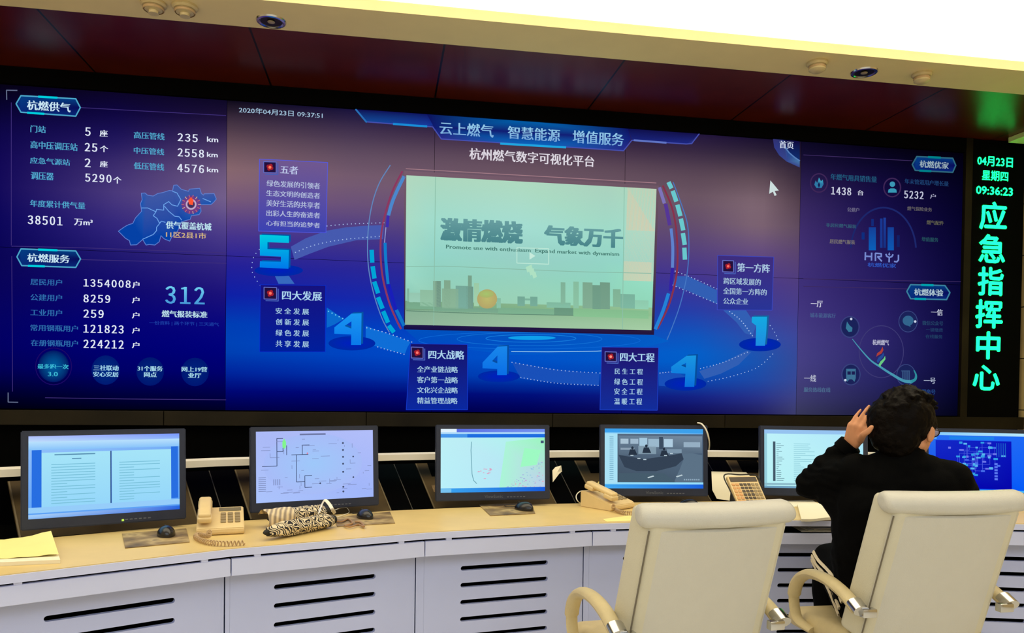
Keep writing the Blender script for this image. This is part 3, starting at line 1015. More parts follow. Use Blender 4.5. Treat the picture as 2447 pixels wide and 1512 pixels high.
for pts, c in [([(86, 668), (90, 752)], 0), ([(94, 788), (106, 868)], 0), ([(106, 900), (132, 976)], 0), ([(134, 1014), (164, 1088)], 0), ([(172, 1116), (204, 1190)], 0), ([(214, 1220), (246, 1262)], 0),
               ([(2258, 172), (2276, 210)], 1), ([(2288, 236), (2312, 306)], 1), ([(2322, 338), (2342, 412)], 1), ([(2347, 440), (2363, 516)], 1), ([(2362, 546), (2374, 622)], 1), ([(2372, 652), (2376, 730)], 1)]:
    p.line(gg(pts), 10.5, (0, 165, 215) if c == 0 else (105, 200, 205), layer=3)
p.build('ring_arc', VW, OFF)

# --- video window with a city skyline
p = wp()
p.poly(gg([(325, 85), (2185, 195), (2150, 1285), (322, 1245)]), [(120, 92, 108), (110, 86, 100), (35, 20, 60), (20, 12, 70)], 3)
q = gg([(340, 118), (2168, 218), (2132, 1250), (330, 1210)])


def vw(u, v):      # window coordinates -> picture
    a = [q[0][i] + (q[1][i] - q[0][i]) * u for i in (0, 1)]
    c = [q[3][i] + (q[2][i] - q[3][i]) * u for i in (0, 1)]
    return (a[0] + (c[0] - a[0]) * v, a[1] + (c[1] - a[1]) * v)


sky = [[(178, 215, 190), (172, 215, 190), (175, 218, 192), (170, 210, 190), (172, 215, 190), (172, 215, 190)],
       [(170, 220, 198), (160, 220, 205), (165, 222, 210), (160, 218, 200), (162, 220, 202), (162, 220, 202)],
       [(158, 218, 200), (148, 212, 200), (152, 208, 198), (148, 212, 198), (148, 214, 200), (148, 214, 200)],
       [(155, 218, 200), (145, 208, 190), (150, 210, 190), (145, 212, 192), (148, 218, 192), (150, 222, 196)],
       [(140, 200, 180), (150, 205, 180), (155, 210, 182), (150, 215, 185), (145, 215, 185), (145, 215, 185)]]
us = [0, .12, .45, .8, .885, 1]
vs = [0, .3, .52, .66, .84]
for i in range(5):
    for j in range(4):
        p.poly([vw(us[i], vs[j]), vw(us[i + 1], vs[j]), vw(us[i + 1], vs[j + 1]), vw(us[i], vs[j + 1])], [sky[j][i], sky[j][i + 1], sky[j + 1][i + 1], sky[j + 1][i]], 4)
p.poly([vw(.884, 0), vw(1, 0), vw(1, .655), vw(.878, .655)], [(205, 205, 176), (212, 200, 172), (214, 208, 178), (205, 208, 178)], 4)
p.poly([vw(0, .84), vw(1, .84), vw(1, .91), vw(0, .91)], [(120, 165, 130), (150, 195, 150), (140, 190, 140), (115, 158, 128)], 4)
p.poly([vw(0, .90), vw(1, .90), vw(1, 1), vw(0, 1)], [(135, 175, 148), (150, 195, 150), (165, 205, 165), (145, 180, 155)], 4)
G2 = lambda x, y: ((x - 335) / 1815, 0)


def bld(l, t, r, b_, c, c2=None):      # building given in measured crop pixels
    pts = gg([(l, t), (r, t + (r - l) * .03), (r, b_ + (r - l) * .03), (l, b_)])
    p.poly(pts, [c, c, c2 or c, c2 or c], 5)


for a in [(345, 945, 360, 1040, (120, 165, 145)), (360, 975, 440, 1045, (150, 195, 175)), (440, 955, 535, 1075, (140, 180, 152)), (535, 890, 592, 1080, (120, 150, 125)), (560, 890, 592, 1080, (92, 118, 105)), (615, 885, 662, 1085, (120, 150, 122)),
          (600, 945, 720, 1090, (128, 162, 132)), (700, 925, 790, 1092, (105, 150, 140)), (790, 850, 818, 1092, (108, 140, 118)), (778, 930, 828, 1092, (92, 125, 115)), (835, 905, 870, 1075, (160, 200, 160)),
          (1000, 1015, 1030, 1090, (130, 180, 155)), (1152, 1003, 1206, 1072, (100, 150, 135)), (1245, 1005, 1298, 1074, (100, 150, 135)), (1206, 1018, 1248, 1032, (110, 160, 140)), (1468, 900, 1502, 1060, (120, 165, 140)),
          (1365, 1045, 1540, 1085, (120, 175, 150)), (1560, 895, 1600, 1090, (130, 180, 150)), (1628, 900, 1700, 1090, (115, 150, 125)), (1700, 920, 1760, 1095, (95, 130, 112)), (1755, 900, 1828, 1095, (98, 132, 112)),
          (1850, 950, 1905, 1080, (120, 165, 135)), (1905, 985, 2010, 1090, (110, 165, 145)), (2010, 1030, 2110, 1095, (140, 200, 170)), (1420, 1085, 1560, 1140, (85, 125, 100)), (340, 1042, 540, 1092, (105, 150, 118)),
          (540, 1078, 1010, 1110, (105, 145, 118)), (1010, 1085, 1420, 1130, (110, 158, 122)), (1560, 1092, 2110, 1150, (125, 180, 125))]:
    c_ = tuple(int(k * .68 + q_ * .32) for k, q_ in zip(a[4], (148, 205, 180)))
    bld(*a[:4], c_, tuple(int(k * 1.04) for k in c_))
x, y = gg([(930, 1022)])[0]
p.ell(x, y, 24, 23, (190, 185, 110), (180, 165, 105), layer=6)
p.ell(x - 2, y - 12, 18, 9, (165, 195, 110), (170, 180, 105), layer=7)
for a in [[(340, 1108), (560, 1118), (1000, 1132), (1560, 1142)], [(340, 785), (620, 782), (1030, 800), (1560, 822), (2130, 835)]]:
    p.line(gg(a), 1.6, (90, 130, 110) if a[0][1] > 1000 else (135, 185, 165), layer=6)
for xa, ya, yb in [(545, 130, 1215), (1925, 205, 1245)]:
    p.line(gg([(xa + 8, ya), (xa - 6, yb)]), 1.6, (140, 190, 168), layer=6)
for dx in (-1.3, 0, 1.3):
    for dy in (-1, 1):
        p.text('激情燃烧', 1055.5 + dx, 521 + dy, 1246.4 + dx, 582 + dy, (104, 158, 160), 0.014, layer=7, col2=(72, 132, 138))
        p.text('气象万千', 1303 + dx, 539 + dy, 1486 + dx, 592 + dy, (104, 158, 160), 0.014, layer=7, col2=(72, 132, 138))
p.text('Promote use with enthusiasm  Expand market with dynamism', 1066, 585, 1479.5, 614, (72, 125, 115), 0.012, layer=7)
p.line(gg([(1148, 648), (1380, 655), (1380, 768), (1148, 760)]), 2, (190, 232, 215), True, layer=8)
p.poly(gg([(1240, 680), (1282, 708), (1240, 735)]), (200, 235, 220), 8)
for k in range(3):
    p.poly(gg([(1212 + k * 22, 790 + k * 22), (1255 + k * 14, 770 + k * 26), (1262 + k * 16, 800 + k * 30), (1225 + k * 22, 830 + k * 22)]), (175, 225, 195), 7)
p.build('video_window', VW, OFF)

# --- right column
p = wp()
p.layer = 4
for (x, y) in [(1957, 437), (2132, 448)]:
    p.ring(x, y, 20, 22, 3, (62, 38, 85))
p.poly([(1957, 424), (1962, 433), (1966, 429), (1968, 440), (1963, 449), (1951, 449), (1946, 441), (1949, 431), (1953, 437)], [(60, 160, 190)] * 3 + [(45, 120, 165)] * 6)
p.poly([(1957, 434), (1960, 442), (1957, 449), (1954, 442)], (20, 30, 80), 5)
p.ell(2132.5, 440, 6.5, 6.5, (60, 150, 180))
p.poly([(2122, 460), (2123, 453), (2128, 450), (2137, 450), (2142, 453), (2143, 460)], (55, 150, 180))
for t, bx, c in [('年燃气用具销售量', (1985, 415, 2095, 436), (32, 85, 120)), ('年末管道用户增长量', (2162, 427, 2266.7, 445), (28, 62, 110)), ('1438', (1986.6, 446, 2033.6, 467), (205, 208, 226)), ('台', (2050, 454, 2063, 467), (205, 208, 226)),
                 ('5232', (2161, 455, 2206.5, 476), (195, 198, 220)), ('户', (2222.7, 463, 2236, 475), (165, 165, 195)), ('公建户', (2025, 495, 2053, 507), (110, 105, 135)), ('非居民燃气报装', (1974, 533, 2046, 545.5), (50, 90, 115)),
                 ('居民燃气报装', (1983, 571, 2043, 584), (120, 112, 110)), ('燃气保险业务', (2168, 493, 2227, 505.5), (95, 90, 95)), ('燃气配件', (2214.5, 526, 2255, 538), (92, 90, 75)), ('增值服务', (2202.6, 566, 2242, 578), (35, 75, 88)),
                 ('杭燃优家', (2073.6, 627, 2141, 640), (45, 85, 190)),
                 ('一厅', (1938, 718, 1965.5, 734), (200, 200, 220)), ('城市能源客厅', (1936, 747, 1997, 760), (70, 92, 140)), ('一信', (2225, 738, 2252.4, 754), (190, 195, 215)), ('微信公众号', (2204, 766, 2253.5, 778), (35, 65, 100)),
                 ('一键缴费', (2213, 783, 2253, 793), (32, 58, 98)), ('在线服务', (2212, 799, 2252, 809), (32, 62, 98)), ('一线', (1922, 895, 1950, 912), (180, 185, 205)), ('服务热线在线', (1921, 925, 1984, 937), (75, 105, 140)),
                 ('一号', (2208, 902, 2235, 917), (170, 180, 205)), ('服务号', (2203, 930, 2235, 942), (35, 70, 130)), ('杭州燃气', (2085.5, 811, 2124, 825), (190, 190, 215))]:
    p.text(t, *bx, c, 0.012)
for st in [[(2068, 603), (2067.5, 621)], [(2083, 604), (2082.5, 622)], [(2068, 612), (2083, 613)], [(2092, 623), (2092, 605), (2106, 606), (2106, 613), (2097, 613), (2107, 624)],
           [(2117, 607), (2119, 612), (2125, 615), (2131, 613), (2134, 608)], [(2125, 615), (2124.5, 626)], [(2147, 609), (2147, 621), (2143, 625.5), (2137, 624.5)]]:
    p.line(st, 3.6, (118, 138, 208), layer=5)
p.poly([(2125, 602), (2127.5, 608), (2125, 611), (2122.5, 608)], (118, 138, 208), 5)
p.build('figure_text', VW, OFF)
p = wp()
p.ring(2111, 600, 78, 104, 4, (28, 38, 105), layer=1, a0=185, a1=355, n=36)
for l, t, r, b_, c, c2 in [(2076, 543, 2093, 598, (20, 62, 150), (10, 95, 185)), (2121, 543, 2136, 598, (20, 62, 150), (12, 88, 180)), (2103, 522, 2109, 592, (25, 55, 145), (25, 55, 140)), (2111, 520, 2117, 592, (28, 62, 155), (20, 48, 130)),
                           (2082, 523, 2088, 540, (18, 42, 120), (18, 42, 120)), (2059, 555, 2066, 572, (14, 45, 125), (14, 45, 125)), (2143, 562, 2150, 590, (16, 30, 100), (16, 30, 100))]:
    p.poly([(l, t), (r, t), (r, b_), (l, b_)], [c, c, c2, c2], 3)
p.build('tower_emblem', VW, OFF)
p = wp()
p.ring(2106, 840, 53, 62, 1.8, (62, 58, 115), layer=3, n=40)
for x, y in [(2031, 781), (2170, 768), (2033.5, 894.5), (2165, 895.6)]:
    p.ell(x, y, 20, 23, (26, 34, 88), layer=4)
    p.ring(x, y, 22, 25, 1.8, (55, 70, 125), layer=5)
p.poly([(2024, 768), (2030, 777), (2037, 783), (2036, 792), (2028, 793), (2021, 784)], (55, 118, 150), 6)
p.ell(2170, 766, 13, 12, (50, 100, 140), layer=6)
p.poly([(2166, 776), (2176, 781), (2175, 775)], (50, 100, 140), 6)
p.poly([(2022, 881), (2045, 881), (2045, 903), (2042, 912), (2036, 906), (2030, 906), (2024, 912), (2022, 903)], (60, 110, 145), 6)
p.rect(2025, 887, 2033, 895, (28, 30, 80), 7)
p.rect(2035, 887, 2043, 895, (28, 30, 80), 7)
for k in range(4):
    p.rect(2156 + k * 5, 887, 2159 + k * 5, 908, (55, 85, 130), 6)
p.line([(2154, 886), (2174, 886)], 2, (55, 85, 130), layer=6)
for x, y in [(2034, 762), (2187, 768), (2020, 908)]:
    p.ell(x, y, 3, 3, (205, 215, 235), layer=8, n=10)
p.line(smooth2([(2037, 810), (2057, 835), (2081, 861), (2103, 876), (2131, 894), (2158, 909), (2177, 912)]), 1.5, (70, 150, 175), layer=6, wd2=8)
p.line(smooth2([(2177, 912), (2187, 906), (2189, 896), (2184, 884)]), 8, (45, 140, 155), layer=6, wd2=2)
p.poly([(2094, 852), (2096, 844), (2104, 838), (2109, 828), (2111, 836), (2107, 844), (2100, 848)], (170, 62, 55), 8)
p.poly([(2095, 862), (2100, 853), (2107, 848), (2111, 842), (2113, 848), (2108, 856), (2102, 862), (2098, 868)], (35, 75, 150), 8)
p.poly([(2099, 872), (2104, 863), (2111, 857), (2115, 850), (2116, 858), (2110, 866), (2105, 872), (2104, 877)], (105, 200, 130), 8)
p.build('service_diagram', VW, OFF)

# ================================================================== LED SIGN
LX0, LX1 = 6.752, 7.2
LED = thing('led_sign', 'tall black panel with glowing green Chinese characters right of the video wall', 'sign', ((LX0 + LX1) / 2, 0, 1.06))
LO = V(((LX0 + LX1) / 2, 0, 1.06))
part('housing', newbox((LX0 - LO.x, -0.03, 0.0), (LX1 - LO.x, 0.018, ZR - 1.06 - 0.006), 0.003), M['frame_black'], LED, smooth=False)


def led_text(name, rows):
    bm = bmesh.new()
    for t, l, tp, r, bt, bold in rows:
        vs, fs = glyphs(t)
        h = (bt - tp) - 0.04 * (r - l)
        yc = (tp + bt) / 2
        A, B = on_y(l, yc, -0.033), on_y(r, yc, -0.033)
        T, Bo = on_y((l + r) / 2, yc - h / 2, -0.033), on_y((l + r) / 2, yc + h / 2, -0.033)
        for dx, dz in ((-bold, 0), (bold, 0), (0, bold), (0, -bold)):
            vv = [bm.verts.new((A.x + (B.x - A.x) * x - LO.x + dx, -0.033 - 0.0002 * (dx + 2 * dz) / bold, Bo.z + (T.z - Bo.z) * y - LO.z + dz)) for x, y in vs]
            for f in fs:
                try:
                    bm.faces.new([vv[i] for i in f])
                except ValueError:
                    pass
    me = bpy.data.meshes.new(name)
    bm.to_mesh(me)
    bm.free()
    link(name, me, LED, M['led_green'])


led_text('date_text', [('04月23日', 2336, 373, 2420, 399, 0.0015)])
led_text('weekday_text', [('星期四', 2347, 407, 2409, 433, 0.0015)])
led_text('clock_text', [('09:36:23', 2333, 445, 2420, 467, 0.002)])
for t, l, tp, r, bt in [('应', 2342, 482, 2405, 549), ('急', 2340, 560, 2401, 628), ('指', 2338, 638, 2397, 706), ('挥', 2332, 716, 2395, 784), ('中', 2334, 792, 2389, 858), ('心', 2326, 872, 2388, 932)]:
    led_text('big_character', [(t, l, tp, r, bt, 0.0055)])

# ================================================================== CURVED CONSOLE
OC = V((3.75, -6.95, 0))
ANG = [27.3, 18.9, 10.3, 1.8, -6.7, -15.2, -23.7]     # directions of the seven console bays
RF, RB = 4.885, 5.44                                  # desk front and back, from the centre of the arc
DZ = 0.75


def radial(a, R, z=0.0):
    a = math.radians(a)
    return OC + V((-math.sin(a) * R, math.cos(a) * R, z))


SEAM = [33.0, 23.1, 14.6, 6.05, -2.45, -10.95, -19.45, -29.5]


def arc_slab(bm, r0, r1, z0, z1, off=V((0, 0, 0)), seams=None, sl=None):
    """faceted curved slab; flats lie at r0 / r1"""
    sm = seams or SEAM
    k = 1 / math.cos(math.radians(4.25))
    pts = [radial(a, r0 * k) - off for a in sm] + [radial(a, r1 * k) - off for a in reversed(sm)]
    return prism(bm, [(q.x, q.y) for q in pts], z0, z1)


DK = thing('console_desk', 'long curved control desk with tan top, white edge and drawer aprons', 'desk', tuple(radial(2, 5.15)))
DO = radial(2, 5.15)
part('worktop', arc_slab(bmesh.new(), RF + 0.006, RB, DZ - 0.003, DZ, DO), M['desk_top'], DK, smooth=False)
part('edge_board', arc_slab(bmesh.new(), RF, RB, DZ - 0.028, DZ - 0.003, DO), M['desk_white'], DK, smooth=False)
for i, a in enumerate(ANG):
    l = math.tan(math.radians(SEAM[i] - a)) * RF * -1
    r = math.tan(math.radians(SEAM[i + 1] - a)) * RF * -1
    if i == 0:
        l = -0.48
    R4 = Matrix.Translation(OC - DO) @ Matrix.Rotation(math.radians(a), 4, 'Z')
    open_tray = (i == 4)
    bm = box(bmesh.new(), (l + 0.0015, RF + 0.004, 0.652 if not open_tray else 0.640), (r - 0.0015, RF + 0.024, 0.7125 if not open_tray else 0.688), 0.0015, 1, R4)
    part('apron_panel', bm, M['desk_white'], DK, smooth=False)
    if open_tray:
        part('tray_floor', box(bmesh.new(), (l + 0.003, RF + 0.024, 0.676), (r - 0.003, RF + 0.3, 0.687), mx=R4), M['black'], DK, smooth=False)
        part('recess_board', box(bmesh.new(), (l + 0.003, RF + 0.3, 0.676), (r - 0.003, RF + 0.31, DZ - 0.028), mx=R4), M['black'], DK, smooth=False)
    else:
        part('recess_board', box(bmesh.new(), (l + 0.003, RF + 0.028, 0.655), (r - 0.003, RF + 0.04, DZ - 0.0285), mx=R4), M['black'], DK, smooth=False)
        for u in (-0.27, 0.27):
            part('spacer_tab', box(bmesh.new(), (u - 0.011, RF + 0.004, 0.7125), (u + 0.011, RF + 0.02, DZ - 0.028), mx=R4), M['desk_white'], DK, smooth=False)
for sgn, a in ((1, 33.0), (-1, -29.5)):
    R4 = Matrix.Translation(OC - DO) @ Matrix.Rotation(math.radians(a), 4, 'Z')
    part('end_panel', box(bmesh.new(), (-0.012, RF + 0.05, 0.0), (0.012, RB - 0.02, DZ - 0.028), mx=R4), M['desk_white'], DK, smooth=False)


def stadium(cx, cz, hw, hh, n=8):
    pts = []
    for k in range(n + 1):
        t = -math.pi / 2 + math.pi * k / n
        pts.append((cx + hw - hh + hh * math.cos(t), cz + hh * math.sin(t)))
    for k in range(n + 1):
        t = math.pi / 2 + math.pi * k / n
        pts.append((cx - hw + hh + hh * math.cos(t), cz + hh * math.sin(t)))
    return pts


def plate_with_holes(outer, holes, thick):
    """flat plate in x-z with real openings, thickness along y"""
    c = bpy.data.curves.new('plate', 'CURVE')
    c.dimensions = '2D'
    c.fill_mode = 'BOTH'
    c.extrude = thick / 2
    for pts in [outer] + holes:
        s = c.splines.new('POLY')
        s.points.add(len(pts) - 1)
        for k, (x, z) in enumerate(pts):
            s.points[k].co = (x, z, 0, 1)
        s.use_cyclic_u = True
    o = bpy.data.objects.new('plate', c)
    COL.objects.link(o)
    dg = bpy.context.evaluated_depsgraph_get()
    dg.update()
    me = bpy.data.meshes.new_from_object(o.evaluated_get(dg))
    bpy.data.objects.remove(o)
    bpy.data.curves.remove(c)
    me.transform(Matrix.Rotation(math.pi / 2, 4, 'X'))
    return me


RD = 4.975
door_me = plate_with_holes([(-0.35, 0.07), (0.35, 0.07), (0.35, 0.645), (-0.35, 0.645)],
                           [stadium(0, z, 0.195, 0.0095) for z in (0.574, 0.504, 0.433, 0.362, 0.291, 0.220)], 0.018)
cab_labels = ['pale console cabinet under the leftmost monitor, slotted door cut by the left edge',
              'pale console cabinet with slotted door below the phone and patterned umbrellas',
              'pale console cabinet with slotted door under the third monitor, left of the near chair',
              'pale console cabinet half hidden behind the left cream chair',
              "pale console cabinet in front of the seated person's legs",
              'pale console cabinet seen past the right edge of the right cream chair']
cab0 = None
for i, a in enumerate(ANG[:6]):
    if cab0 is None:
        c0 = thing('console_cabinet', cab_labels[0], 'cabinet', group='console cabinets below the desk')
        door = link('door', door_me, c0, M['door_white'], (0, 0.009, 0))
        bm = bmesh.new()
        box(bm, (-0.349, 0.05, 0.065), (0.349, 0.36, 0.65))
        part('body', bm, M['black'], c0, smooth=False)
        part('plinth', newbox((-0.35, 0.04, 0.0), (0.35, 0.38, 0.065)), M['black'], c0, smooth=False)
        bm = bmesh.new()
        prism(bm, [(-0.3505, 0.0), (-0.366, 0.0), (-0.3515, 0.3), (-0.3505, 0.3)], 0.065, 0.65)
        part('corner_post', bm, M['door_white'], c0, smooth=False)
        part('side_panel', newbox((0.3505, 0.002, 0.065), (0.3605, 0.36, 0.65)), M['door_white'], c0, smooth=False)
        for u in (-0.22, 0.22):
            part('hinge', newbox((u - 0.008, 0.0185, 0.646), (u + 0.008, 0.0485, 0.652)), M['black'], c0, smooth=False)
        cab0 = c0
        t = c0
    else:
        t = cab0.copy()
        COL.objects.link(t)
        t['label'] = cab_labels[i]
        for ch in list(cab0.children):
            c = ch.copy()
            COL.objects.link(c)
            c.parent = t
            if ch.name.startswith('corner_post'):       # fills the wedge up to the cabinet on the left
                gap = math.radians(ANG[i - 1] - a) * RD - 0.711 - 0.003
                c.data = mesh(prism(bmesh.new(), [(-0.3505, 0.0), (-0.3505 - gap, 0.0), (-0.3515, 0.3), (-0.3505, 0.3)], 0.065, 0.65), 'corner_post', False)
                c.data.materials.append(M['door_white'])
    t.location = radial(a, RD)
    t.rotation_euler = (0, 0, math.radians(a))

# hutch behind the desk: shelf, sloping boards, dark base
HT = thing('console_hutch', 'curved white shelf with sloping black and tan backboards behind the monitors', 'console shelf', tuple(radial(2, 5.6)))
HO = radial(2, 5.6)
RS = 5.68
HSEAM = [33.0, 22.0, 13.3, 4.6, -4.1, -12.8, -21.5, -29.5]
HANG = [26.35 - 8.7 * k for k in range(7)]
part('shelf', arc_slab(bmesh.new(), RS, RS + 0.105, 0.957, 0.986, HO, HSEAM), M['shelf_white'], HT, smooth=False)
part('shelf_shadow_rail', arc_slab(bmesh.new(), RS + 0.02, RS + 0.05, 0.938, 0.957, HO, HSEAM), M['black'], HT, smooth=False)  # black strip standing in for the shade under the shelf
part('base', arc_slab(bmesh.new(), RB + 0.034, 6.0, 0.0, 0.735, HO, HSEAM), M['black'], HT, smooth=False)
part('back_wall', arc_slab(bmesh.new(), 5.93, 6.0, 0.735, 0.957, HO, HSEAM), M['black'], HT, smooth=False)
part('slot_strip', arc_slab(bmesh.new(), RB + 0.020, RB + 0.034, 0.70, 0.742, HO, HSEAM), M['rubber'], HT, smooth=False)
SL_T, SL_B = (5.89, 0.945), (5.475, 0.742)       # sloping board: (radius, height) at top and foot


def slope_quad(a, u0, u1, lift=0.0, thick=0.012, u0b=None, u1b=None):
    R4 = Matrix.Translation(OC - HO) @ Matrix.Rotation(math.radians(a), 4, 'Z')
    d = V((0, SL_T[0] - SL_B[0], SL_T[1] - SL_B[1])).normalized()
    n = V((0, -d.z, d.y))
    u0b = u0 if u0b is None else u0b
    u1b = u1 if u1b is None else u1b
    bm = bmesh.new()
    P = [V((u0, SL_T[0], SL_T[1])), V((u1, SL_T[0], SL_T[1])), V((u1b, SL_B[0], SL_B[1])), V((u0b, SL_B[0], SL_B[1]))]
    A = [bm.verts.new(R4 @ (q + n * lift)) for q in P]
    B = [bm.verts.new(R4 @ (q + n * (lift - thick))) for q in P]
    bm.faces.new(A)
    bm.faces.new(B[::-1])
    for k in range(4):
        bm.faces.new((A[k], A[(k + 1) % 4], B[(k + 1) % 4], B[k]))
    return bm


for i, a in enumerate(HANG):
    hw = lambda R_: math.tan(math.radians(4.35)) * R_
    t1, b1 = hw(SL_T[0]), hw(SL_B[0])
    l_end = (math.tan(math.radians(HSEAM[0] - a)) if i == 0 else None)
    tt, tbm = t1 - 0.112, b1 - 0.102
    tb = part('tan_backboard', slope_quad(a, -tt, tt, 0.004, u0b=-tbm, u1b=tbm), M['tan_board'], HT, smooth=False)
    d = V((0, SL_T[0] - SL_B[0], SL_T[1] - SL_B[1]))
    tilt = math.atan2(d.z, d.y)
    R4 = Matrix.Translation(OC - HO) @ Matrix.Rotation(math.radians(a), 4, 'Z')
    S4 = R4 @ Matrix.Translation((0, SL_B[0], SL_B[1])) @ Matrix.Rotation(tilt, 4, 'X')
    ln = d.length
    part('cable_opening', box(bmesh.new(), (-tbm + 0.045, ln * .6, 0.004), (-tbm + 0.16, ln * .88, 0.0048), mx=S4), M['black'], tb, smooth=False)
    part('sticker', box(bmesh.new(), (-tbm + 0.028, ln * .3, 0.004), (-tbm + 0.052, ln * .3 + 0.06, 0.0046), mx=S4), M['sticker'], tb, smooth=False)
    if i > 0:
        part('glass_panel', slope_quad(a, -t1 + .003, -tt - .001, 0.004, u0b=-b1 + .003, u1b=-tbm - .001), M['black_gloss'], HT, smooth=False)
    if i < 6:
        part('glass_panel', slope_quad(a, tt + .001, t1 - .003, 0.004, u0b=tbm + .001, u1b=b1 - .003), M['black_gloss'], HT, smooth=False)
        part('seam_strip', slope_quad(a, t1 - .0018, t1 + .0018, 0.0055, u0b=b1 - .0018, u1b=b1 + .0018, thick=.008), M['seam'], HT, smooth=False)
    for e_ in (-1, 1):
        part('edge_strip', slope_quad(a, e_ * (tt - .004) - .003, e_ * (tt - .004) + .003, 0.006, u0b=e_ * (tbm - .004) - .003, u1b=e_ * (tbm - .004) + .003, thick=.004), M['cord_dull'], tb, smooth=False)

# ================================================================== MONITORS
MW, MH, MT = 0.56, 0.362, 0.05
SW, SH = 0.512, 0.302      # lit area
SZ0 = 0.04                 # lit area above the lower edge


def monitor_meshes():
    bm = bmesh.new()
    # front frame with an opening, then the shell behind it
    o = [(-MW / 2, 0), (MW / 2, 0), (MW / 2, MH), (-MW / 2, MH)]
    n = [(-SW / 2, SZ0), (SW / 2, SZ0), (SW / 2, SZ0 + SH), (-SW / 2, SZ0 + SH)]
    vo = [bm.verts.new((x, 0.0, z)) for x, z in o]
    vb = [bm.verts.new((x, 0.022, z)) for x, z in o]
    vi = [bm.verts.new((x, 0.0, z)) for x, z in n]
    vd = [bm.verts.new((x, 0.006, z)) for x, z in n]
    for k in range(4):
        j = (k + 1) % 4
        bm.faces.new((vo[k], vo[j], vi[j], vi[k]))
        bm.faces.new((vi[k], vi[j], vd[j], vd[k]))
        bm.faces.new((vo[k], vb[k], vb[j], vo[j]))
    bm.faces.new(vd)
    es = [e for e in bm.edges if all(abs(abs(v.co.x) - MW / 2) < 1e-6 for v in e.verts) or all(v in vo for v in e.verts)]
    bmesh.ops.bevel(bm, geom=es, offset=0.004, segments=2, affect='EDGES')
    frame = mesh(bm, 'bezel', True, 30)
    bm = bmesh.new()
    pr = [(-MW / 2 + .004, .0225), (MW / 2 - .004, .0225), (MW / 2 - .03, .042), (MW / 2 - .12, .055), (-MW / 2 + .12, .055), (-MW / 2 + .03, .042)]
    prism(bm, pr, 0.012, MH - 0.012)
    shell = mesh(bm, 'shell', True, 30)
    bm = bmesh.new()
    box(bm, (-0.05, 0.055, 0.10), (0.05, 0.07, 0.20), 0.003)
    sweep(bm, catmull([(0, 0.068, 0.15), (0, 0.1, 0.12), (0, 0.14, 0.075), (0, 0.185, 0.045)], 5), 0.02, 0.012, 8, side=(1, 0, 0))
    arm = mesh(bm, 'arm', True)
    return frame, shell, arm, mesh(newbox((0.03, -0.0012, 0.013), (0.04, 0.001, 0.017)), 'button', False)


MM = monitor_meshes()


def screen_pic():
    """picture coordinates: 0..100 across, 0..59 down the lit area"""
    return Pic(lambda a, b, L: V((-SW / 2 + SW * a / 100, 0.0058 - 0.0004 * (L + 1), SZ0 + SH - SH * b / 59)), level=False)


def pic_document(p):
    p.poly([(0, 0), (100, 0), (100, 59), (0, 59)], [(150, 195, 250), (120, 175, 245), (90, 160, 245), (90, 160, 245)], 0)
    p.poly([(0, 0), (100, 0), (100, 4), (0, 4)], [(175, 190, 250), (120, 150, 250), (140, 180, 250), (190, 220, 252)], 1)
    p.poly([(0, 4), (100, 4), (100, 10), (0, 10)], [(185, 225, 253), (185, 225, 253), (135, 195, 250), (135, 195, 250)], 1)
    p.rect(2, 10, 8, 52, (40, 110, 225), 1)
    p.rect(94, 10, 99, 50, (40, 110, 225), 1)
    for l, r in ((8, 52), (53, 94)):
        p.poly([(l, 12), (r, 12), (r, 51), (l, 51)], [(165, 228, 248), (165, 228, 248), (150, 215, 250), (150, 215, 250)], 2)
    p.rect(52, 12, 52.7, 51, (30, 60, 120), 3)
    random.seed(3)
    p.rect(16, 13.3, 42, 14.1, (85, 140, 175), 3)
    p.rect(27, 16.5, 33, 17.2, (85, 140, 175), 3)
    for l in (14, 58):
        for k in range(15):
            y = 20.5 + k * 2
            p.rect(l, y, l + (28 if random.random() < .65 else 10), y + .55, (120, 190, 215), 3)
    p.rect(0, 51, 100, 55, (150, 205, 250), 3)
    p.poly([(0, 56), (100, 56), (100, 59), (0, 59)], [(170, 210, 250), (40, 110, 230), (30, 90, 215), (140, 190, 250)], 4)


